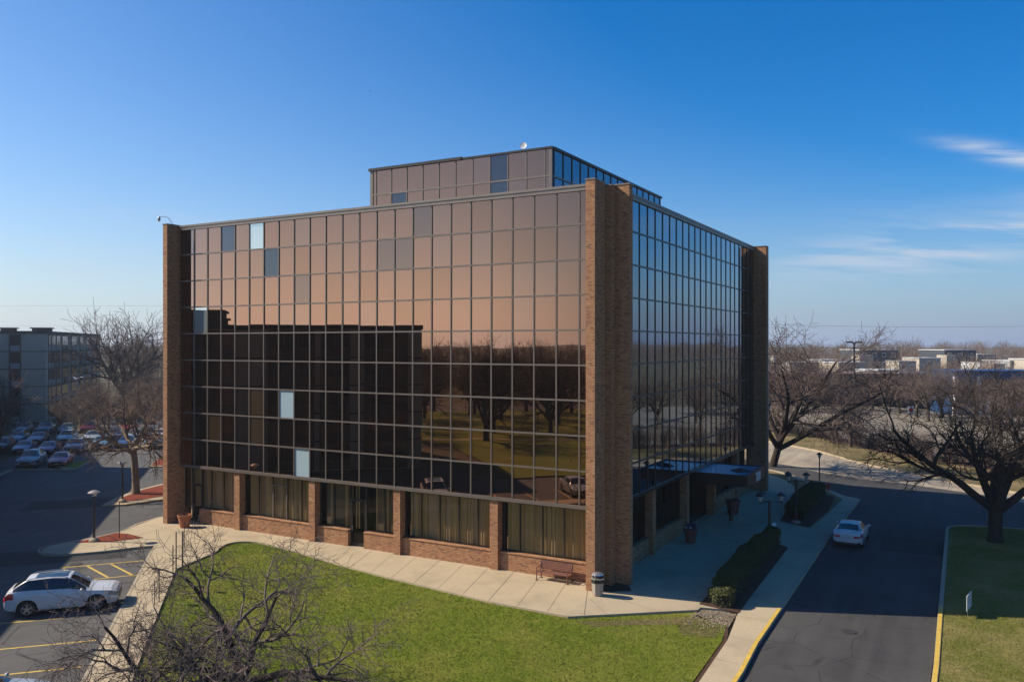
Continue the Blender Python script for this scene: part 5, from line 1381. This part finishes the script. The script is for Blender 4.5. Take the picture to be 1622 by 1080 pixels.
fl_ = MB(); rr = random.Random(3)
for i in range(60):
    a, q = rr.uniform(0, 6.28), rr.uniform(0, .38); fl_.ball((x + q * math.cos(a), y + q * math.sin(a), .82 + rr.uniform(0, .42) * (1 - q)), .07, 6, 4)
fl_.build('dark_foliage', plain('purple_foliage', (0.045, 0.035, 0.09), 0.8), px_)
fl_ = MB()
for i in range(14): fl_.ball((x - .12 + rr.uniform(-.16, .22), y - .28 + rr.uniform(-.05, .1), .92 + rr.uniform(-.04, .05)), .035, 6, 4)
fl_.build('white_flowers', WHITE, px_)
x, y = G(1161, 812, 0); planter(x, y, -.05, 1.0, .52, DKPOT, 'dark brown empty planter beyond the canopy', False)
x, y = G(1158, 824, -.05); m = thing('ash_urn', 'short dark ash urn in front of the far planter', 'bin', (x, y, -.06))
MB().lathe((x, y, -.06), [(.16, 0), (.14, .04), (.12, .62)], 12).build('body', BLACK, m); MB().lathe((x, y, .56), [(.15, 0), (.15, .05), (.1, .05)], 12).build('rim', DARKFRAME, m)

# bench
WOODR = plain('red_brown_slat', (0.20, 0.085, 0.06), 0.6, var=0.2, scale=5)
bx0, bx1, by = -2.25, -0.35, -.32
t = thing('bench', 'red-brown slatted bench against the sill wall near the corner fin', 'bench', ((bx0 + bx1) / 2, by, 0))
m = MB()
for k in range(5): m.box(bx0, bx1, by - .30 + k * .10, by - .22 + k * .10, .42, .45)
m.build('seat', WOODR, t)
m = MB()
for k in range(5): m.box(bx0, bx1, by + .20 + k * .022, by + .235 + k * .022, .50 + k * .085, .57 + k * .085)
m.build('backrest', WOODR, t)
for x in (bx0 + .06, bx1 - .06):
    MB().tube([(x, by - .28, 0), (x, by - .26, .42), (x, by - .30, .64), (x, by + .2, .66), (x, by + .3, .9)], .028, 6).tube([(x, by + .28, 0), (x, by + .17, .42), (x, by + .31, .92)], .028, 6).box(x - .05, x + .05, by - .34, by - .2, 0, .03).box(x - .05, x + .05, by + .2, by + .34, 0, .03).build('end_frame', WOODR, t)

# litter bin: octagonal aggregate body, black and silver dome
x, y = 1.62, -1.40
t = thing('litter_bin', 'octagonal stone litter bin with black and silver top beside the corner fin', 'bin', (x, y, 0))
AGG = plain('pebble_aggregate', (0.42, 0.36, 0.28), 0.9, var=0.35, scale=30)
MB().lathe((x, y, 0), [(.27, 0), (.285, .03), (.31, .62)], 8).build('body', AGG, t)
MB().lathe((x, y, .62), [(.33, 0), (.335, .16), (.32, .18)], 8).build('collar', BLACK, t)
m = MB().lathe((x, y, .80), [(.345, 0), (.345, .05), (.30, .06)], 8); m.build('silver_rim', RIM, t)
for a in range(4): 
    q = math.pi / 4 + a * math.pi / 2; MB().box(x + .22 * math.cos(q) - .03, x + .22 * math.cos(q) + .03, y + .22 * math.sin(q) - .03, y + .22 * math.sin(q) + .03, .86, 1.0).build('post', BLACK, t)
MB().lathe((x, y, 1.0), [(.31, 0), (.29, .05), (.16, .10), (.02, .11)], 8).build('lid', RIM, t)

# white yard sign on the lawn
x, y = G(1532, 978, -.48)
t = thing('yard_sign', 'white yard sign on two thin legs on the lawn right of the drive', 'sign', (x, y, -.48))
ax = Vector((.16, .987)); c = Vector((x, y)) + ax * .45
MB().obox(c, ax, (ax.y, -ax.x), .58, .012, -.15, .55).build('panel', WHITE, t)
sm = MB()
for k, (h0, h1, q) in enumerate(((.36, .44, .40), (.2, .26, .46), (.04, .1, .34))): sm.obox(c, ax, (ax.y, -ax.x), q, .0145, h0, h1)
sm.build('printed_lines', plain('pale_grey_print', (0.52, 0.54, 0.55), 0.5), t)
for k in (-.35, .35):
    q = c + ax * k; MB().tube([(q.x, q.y, -.5), (q.x, q.y, -.1)], .008, 5).build('leg', GREYM, t)

# posts and signs by the diagonal walkway, seen edge-on
SIGNB = plain('sign_back', (0.10, 0.10, 0.11), 0.5)
def post(px, py, h, label, plate=None, r=.03, lean=(0, 0), name='sign_post', cat='sign'):
    x, y = G(px, py, 0); t = thing(name, label, cat, (x, y, 0))
    MB().tube([(x, y, -.05), (x + lean[0], y + lean[1], h)], r, 6).build('post', POLE, t)
    for (z0, z1, w) in (plate or []):
        f0 = z0 / h; MB().obox((x + lean[0] * f0, y + lean[1] * f0), (US.x, US.y), (VS.x, VS.y), w / 2, .012, z0, z1).build('plate', SIGNB, t)
    return t
post(279, 900, 2.0, 'dark signpost with plates turned edge-on beside the kerb ramp', [(1.45, 1.95, .32), (1.15, 1.4, .32)], .035)
post(289, 906, 2.15, 'leaning dark post with a white foot near the kerb ramp', [(1.3, 2.1, .25)], .045, (-.22, .2))
x, y = G(289, 906, 0); MB
post(292, 868, 1.6, 'thin dark post in front of the terracotta planter', None, .022, name='thin_post', cat='post')
post(274, 932, 2.2, 'taller thin post at the lawn edge, middle of the row', [(1.75, 2.15, .3)], .025)
post(252, 953, 1.55, 'thin signpost at the edge of the lawn beside the lowest one', [(1.1, 1.5, .3)], .025)
post(245, 958, 1.2, 'lowest thin post by the walkway', None, .025, name='thin_post', cat='post')
post(189, 852, 2.35, 'tall slim post standing in the small mulched triangle', [(1.9, 2.3, .05)], .03, name='thin_post', cat='post')
x, y = G(1226, 852, -.3)
t = thing('small_sign', 'small white sign on a stake behind the near hedge', 'sign', (x, y, -.32))
MB().tube([(x, y, -.34), (x, y, .5)], .015, 5).build('stake', GREYM, t); MB().obox((x, y), Vector((.5, .86)), Vector((-.86, .5)), .2, .012, .25, .7).build('panel', WHITE, t)
x, y = at(1443, 118)
t = thing('street_sign', 'small white regulation sign with red disc on the verge across the street', 'sign', (x, y, -.6))
MB().tube([(x, y, -.6), (x, y, 3.4)], .05, 5).build('post', GREYM, t); MB().obox((x, y), (_c, _s), (-_s, _c), .42, .02, 2.5, 3.5).build('plate', WHITE, t)
m = MB(); m.tube([(x + .03 * _s, y - .03 * _c, 3.0), (x + .05 * _s, y - .05 * _c, 3.0)], .3, 14); m.build('red_disc', HYD, t)

# hedges: leaf faces through the whole volume round a dark core
def hedge(name, poly, z0, h, n, mat, label, cat='hedge', lift=0.0, size=.05, seed=1):
    rn = np.random.default_rng(seed); poly = [Vector(p) for p in poly]
    xs_ = [p.x for p in poly]; ys_ = [p.y for p in poly]
    cx, cy = sum(xs_) / len(poly), sum(ys_) / len(poly)
    t = thing(name, label, cat, (cx, cy, z0))
    def inside(x, y, sh=0):
        r = False; j = len(poly) - 1
        for i in range(len(poly)):
            a, b_ = poly[i], poly[j]
            if (a.y > y) != (b_.y > y) and x < (b_.x - a.x) * (y - a.y) / (b_.y - a.y) + a.x: r = not r
            j = i
        return r
    def edged(x, y): return min(abs((Vector((x, y)) - a).cross((b_ - a).normalized())) for a, b_ in zip(poly, poly[1:] + poly[:1]))
    pts = []
    while len(pts) < n:
        x, y = rn.uniform(min(xs_), max(xs_)), rn.uniform(min(ys_), max(ys_))
        if not inside(x, y): continue
        lump = .05 * math.sin(x * 3.1 + y * 1.7) + .05 * math.sin(y * 2.3 - x) + .03 * math.sin(y * 6.1)
        e = edged(x, y); top = h * (1 + lump) * min(1, .78 + e * 1.1)
        if rn.random() < .55: z = top - abs(rn.normal(0, .06))
        elif e < .22: z = rn.uniform(.03, top)
        else: continue
        pts.append((x + rn.normal(0, .03), y + rn.normal(0, .03), z0 + max(.03, z)))
    c = np.array(pts); d = rn.normal(0, 1, c.shape); d /= np.linalg.norm(d, axis=1, keepdims=True); e = np.cross(d, rn.normal(0, 1, c.shape)); e /= np.linalg.norm(e, axis=1, keepdims=True)
    s = rn.uniform(.6, 1.4, (len(c), 1)) * size
    V = np.stack([c - d * s, c + e * s * .55, c + d * s, c - e * s * .55], 1).reshape(-1, 3) - np.array([cx, cy, z0])
    o = bpy.data.objects.new('foliage', np_mesh('foliage', V, np.arange(len(c) * 4).reshape(-1, 4), mat, False)); C.objects.link(o); o.parent = t
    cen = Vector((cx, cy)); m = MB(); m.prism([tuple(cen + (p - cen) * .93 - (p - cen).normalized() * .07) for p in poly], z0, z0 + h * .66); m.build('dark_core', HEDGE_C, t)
    return t
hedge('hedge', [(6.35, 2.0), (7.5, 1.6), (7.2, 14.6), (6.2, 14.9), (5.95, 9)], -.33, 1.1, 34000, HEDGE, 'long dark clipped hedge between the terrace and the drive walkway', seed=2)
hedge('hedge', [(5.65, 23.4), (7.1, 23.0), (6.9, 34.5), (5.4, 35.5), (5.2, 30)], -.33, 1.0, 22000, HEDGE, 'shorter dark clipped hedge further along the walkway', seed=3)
hedge('shrub', [(6.35, 1.25), (6.9, .75), (7.55, .95), (7.6, 1.75), (6.4, 2.05)], -.36, .8, 5200, SPRIG, 'sunlit yellow-green shrub at the near end of the long hedge', 'shrub', size=.045, seed=4)

# ------------------------------------------------------------------ across the street
WB = plain('brown_brick_wall', (0.15, 0.095, 0.075), 0.9, var=0.2, scale=.3); DKW = plain('dark_slate_siding', (0.05, 0.06, 0.075), 0.7); CRM = plain('cream_siding', (0.50, 0.44, 0.36), 0.8)
BLU = plain('blue_store_panel', (0.02, 0.06, 0.17), 0.5); ROOFW = plain('pale_flat_roof', (0.60, 0.62, 0.63), 0.8); RDB = plain('red_brown_brick', (0.24, 0.11, 0.07), 0.9, var=.3)
def bldg(name, label, pxa, pxb, D, ztop, depth, wall, roof=ROOFW, zb=-.8, cat='building', extra=None, rot=0.0, windows=0, wmat=None):
    a, b_ = Vector(at(pxa, D)), Vector(at(pxb, D)); w = (b_ - a).length; ux = (b_ - a).normalized()
    if rot: ux = Vector((ux.x * math.cos(rot) - ux.y * math.sin(rot), ux.x * math.sin(rot) + ux.y * math.cos(rot)))
    vy = Vector((-ux.y, ux.x)); c = a + ux * w / 2 + vy * depth / 2
    t = thing(name, label, cat, (c.x, c.y, zb))
    MB().obox(c, ux, vy, w / 2, depth / 2, zb, ztop).build('wall', wall, t)
    MB().obox(c, ux, vy, w / 2 + .2, depth / 2 + .2, ztop, ztop + .25).build('roof', roof, t)
    for k in range(windows):
        q = a + ux * w * (k + .5) / windows
        f = MB().obox(q, ux, vy, .75, .10, ztop - 2.4, ztop - .9).build('window', wmat or WHITE, t)
        MB().obox(q, ux, vy, .6, .14, ztop - 2.25, ztop - 1.05).build('pane', APG, f)
    if extra: extra(t, a, ux, vy, w)
    return t
def wh_extra(t, a, ux, vy, w):
    q = a + ux * w * .66; MB().obox(q, ux, vy, 1.4, .12, -.8, 2.2).build('loading_door', BLACK, t)
    q = a + ux * w * .86; MB().obox(q, ux, vy, w * .13, .15, 6.5, 6.75).build('pale_band', ROOFW, t)
bldg('warehouse', 'long low brown brick warehouse with a dark loading door across the street', 1215, 1500, 166, 6.2, 14, WB, roof=WB, extra=wh_extra)
def st_extra(t, a, ux, vy, w):
    for f in (.0, .25):
        q = a + ux * w * f; MB().obox(q, ux, vy, .3, .4, -.8, 6.6).build('white_pier', WHITE, t)
    q = a + ux * w * .64; MB().obox(q, ux, vy, w * .36, .35, 3.4, 6.0).build('brick_panel', RDB, t)
    for k in range(6):
        q = a + ux * w * (.34 + .11 * k); MB().obox(q, ux, vy, .25, .5, -.8, 2.6).build('white_post', WHITE, t)
bldg('blue_store', 'blue-fronted store with white piers and a red-brown panel at the right edge', 1513, 1660, 150, 7.3, 9, BLU, BLU, extra=st_extra)
def hs_extra(t, a, ux, vy, w):
    q = a + ux * w * .02; MB().obox(q - vy * 1.5, ux, vy, w * .18, 3.4, -.8, 8.6).build('pale_wing', CRM, t)
    q = a + ux * w * .42; MB().obox(q - vy * 2.2, ux, vy, w * .26, 2.0, -.8, 6.0).build('porch', APS, t)
bldg('townhouse', 'dark boxy flat-roofed house with a pale wing, left one on the skyline', 1362, 1423, 300, 10.2, 18, DKW, windows=4, extra=hs_extra)
bldg('townhouse', 'dark boxy flat-roofed house with two white windows, right one on the skyline', 1496, 1546, 290, 10.2, 18, DKW, windows=3, extra=hs_extra)
for i, (pa, pb, D, zt, w, lab) in enumerate(((1252, 1300, 255, 6.6, ROOFW, 'pale low house roof behind the warehouse, leftmost'), (1302, 1345, 262, 7.2, APS, 'grey low house behind the warehouse, beside the light pole'), (1328, 1372, 240, 6.9, CRM, 'pale house between the light pole and the dark boxy house'), (1424, 1450, 262, 6.8, CRM, 'cream garage right of the left boxy house'),
        (1456, 1490, 275, 7.6, CRM, 'cream house left of the right boxy house'), (1548, 1580, 300, 8.5, APS, 'blue-grey house right of the right boxy house'), (1552, 1567, 232, 7.0, WHITE, 'small white box house above the blue store'), (1574, 1592, 226, 6.8, CRM, 'small cream house beside the white box house'), (1600, 1640, 240, 7.4, APS, 'grey house at the right edge beyond the blue store'), (1226, 1246, 290, 8, APS, 'grey house just right of the office'), (1640, 1700, 230, 8, CRM, 'cream house beyond the right edge'), (1390, 1440, 215, 5.4, ROOFW, 'white shed roof behind the warehouse'))):
    bldg('house', lab, pa, pb, D, zt, 12, w, roof=ROOFW if i % 3 else APS, windows=2 if i % 2 else 1, rot=.1 * (i % 3 - 1), group=None) if False else bldg('house', lab, pa, pb, D, zt, 12, w, roof=ROOFW if i % 3 else APS, windows=2 if i % 2 else 1, rot=.1 * (i % 3 - 1))
# overhead lines on poles
def wire(name, label, pts, sag, r=.05):
    a, b_ = Vector(pts[0]), Vector(pts[1]); P = [a.lerp(b_, k / 16) - Vector((0, 0, sag * 4 * (k / 16) * (1 - k / 16))) for k in range(17)]
    t = thing(name, label, 'power line', tuple(a))
    MB().tube(P, r, 4).build('cable', GREYM, t)
    for p in (a, b_): MB().tube([(p.x, p.y, -.7), (p.x, p.y, p.z + .6)], [.2, .13], 8).build('pole', POLE, t)
a, b_ = at(1080, 260), at(1840, 230); wire('power_line', 'single power line strung above the skyline at right', ((*a, 19.6), (*b_, 18.2)), 1.4, .045)
a, b_ = at(-330, 330), at(500, 330); wire('power_line', 'higher power line over the apartment roof at left', ((*a, 28), (*b_, 28)), .4, .035); 
a, b_ = at(-330, 300), at(500, 300); wire('power_line', 'lower power line over the apartment roof at left', ((*a, 19.4), (*b_, 19.2)), .4, .035)
# birds
def bird(px, py, D, s, mat, label):
    x, y = at(px, D); z = hz(py, D); t = thing('bird', label, 'bird', (x, y, z), YAW)
    m = MB(); n = 10
    m.ball((0, 0, 0), .5, 10, 6, (.34 * s, 1.0 * s, .28 * s)); m.ball((0, .52 * s, .06 * s), .14 * s, 8, 5)
    for sg in (-1, 1):
        for z0 in (0,):
            m.quad([(0, .2 * s, .05 * s), (sg * .65 * s, .32 * s, .38 * s), (sg * .62 * s, -.05 * s, .36 * s), (0, -.25 * s, .04 * s)]); m.quad([(sg * .65 * s, .32 * s, .38 * s), (sg * 1.35 * s, -.1 * s, .22 * s), (sg * .62 * s, -.05 * s, .36 * s)])
    m.quad([(-.04 * s, -.4 * s, 0), (.04 * s, -.4 * s, 0), (.14 * s, -.75 * s, .02 * s), (-.14 * s, -.75 * s, .02 * s)])
    m.uv = []; m.build('body', mat, t, local=True)
bird(121, 600, 72, .5, WHITE, 'white gull gliding in front of the lot trees at left')
bird(586, 145, 80, .16, BLACK, 'tiny dark bird high in the sky left of centre')

# lawn blades near the viewpoint
def tufts(name, inside, x0, x1, y0, y1, n, mat, seed, zo=.10):
    rn = np.random.default_rng(seed); x = rn.uniform(x0, x1, n); y = rn.uniform(y0, y1, n)
    k = np.array([inside(a, b) for a, b in zip(x, y)]); x, y = x[k], y[k]; m = len(x)
    Z = np.array([L(a) for a in x]) - zo
    B = np.stack([x, y, Z], 1); V = []
    for q in range(2):
        a = rn.uniform(0, 6.28, m); w = rn.uniform(.006, .016, m); h = rn.uniform(.03, .07, m); lx, ly = rn.normal(0, .035, m), rn.normal(0, .035, m)
        d = np.stack([np.cos(a) * w, np.sin(a) * w, 0 * a], 1); o_ = np.stack([rn.normal(0, .03, m), rn.normal(0, .03, m), 0 * a], 1)
        V.append(np.stack([B + o_ - d, B + o_ + d, B + o_ + np.stack([lx, ly, h], 1)], 1))
    V = np.concatenate(V).reshape(-1, 3)
    me = np_mesh(name, V, np.arange(len(V)).reshape(-1, 3), mat, False); o = bpy.data.objects.new(name, me); C.objects.link(o)
    return tag(o, 'short green lawn grass', 'grass', kind='stuff')
def in_poly(poly):
    def f(x, y):
        r = False; j = len(poly) - 1
        for i in range(len(poly)):
            (ax_, ay_), (bx_, by_) = poly[i], poly[j]
            if (ay_ > y) != (by_ > y) and x < (bx_ - ax_) * (y - ay_) / (by_ - ay_) + ax_: r = not r
            j = i
        return r
    return f
_o = bpy.data.objects.new('fallen_leaves', np_mesh('fallen_leaves', LEAF_PTS, np.arange(len(LEAF_PTS)).reshape(-1, 4), LEAF_M, False)); C.objects.link(_o); tag(_o, 'dry fallen leaves at the near end of the hedge', 'leaves', kind='stuff')
tufts('grass', in_poly(lawn), -23, 9, -27, -1, 170000, BLADE, 1)
tufts('grass', in_poly(lawnR), 16.5, 27, -6, 28, 60000, BLADE_R, 2, .03)

# ------------------------------------------------------------------ haze over the neighbourhood
hm = bpy.data.materials.new('haze_air'); hm.use_nodes = True; hm.node_tree.nodes.clear()
ho = hm.node_tree.nodes.new('ShaderNodeOutputMaterial'); hv = hm.node_tree.nodes.new('ShaderNodeVolumePrincipled')
hv.inputs['Density'].default_value = 0.00022; hv.inputs['Color'].default_value = (0.80, 0.86, 0.95, 1); hv.inputs['Anisotropy'].default_value = 0.2
hm.node_tree.links.new(hv.outputs[0], ho.inputs['Volume'])
hb = MB().box(-1500, 1500, -1500, 1500, -2.2, 32).build('haze', hm); tag(hb, kind='stuff')
hm.cycles.homogeneous_volume = True
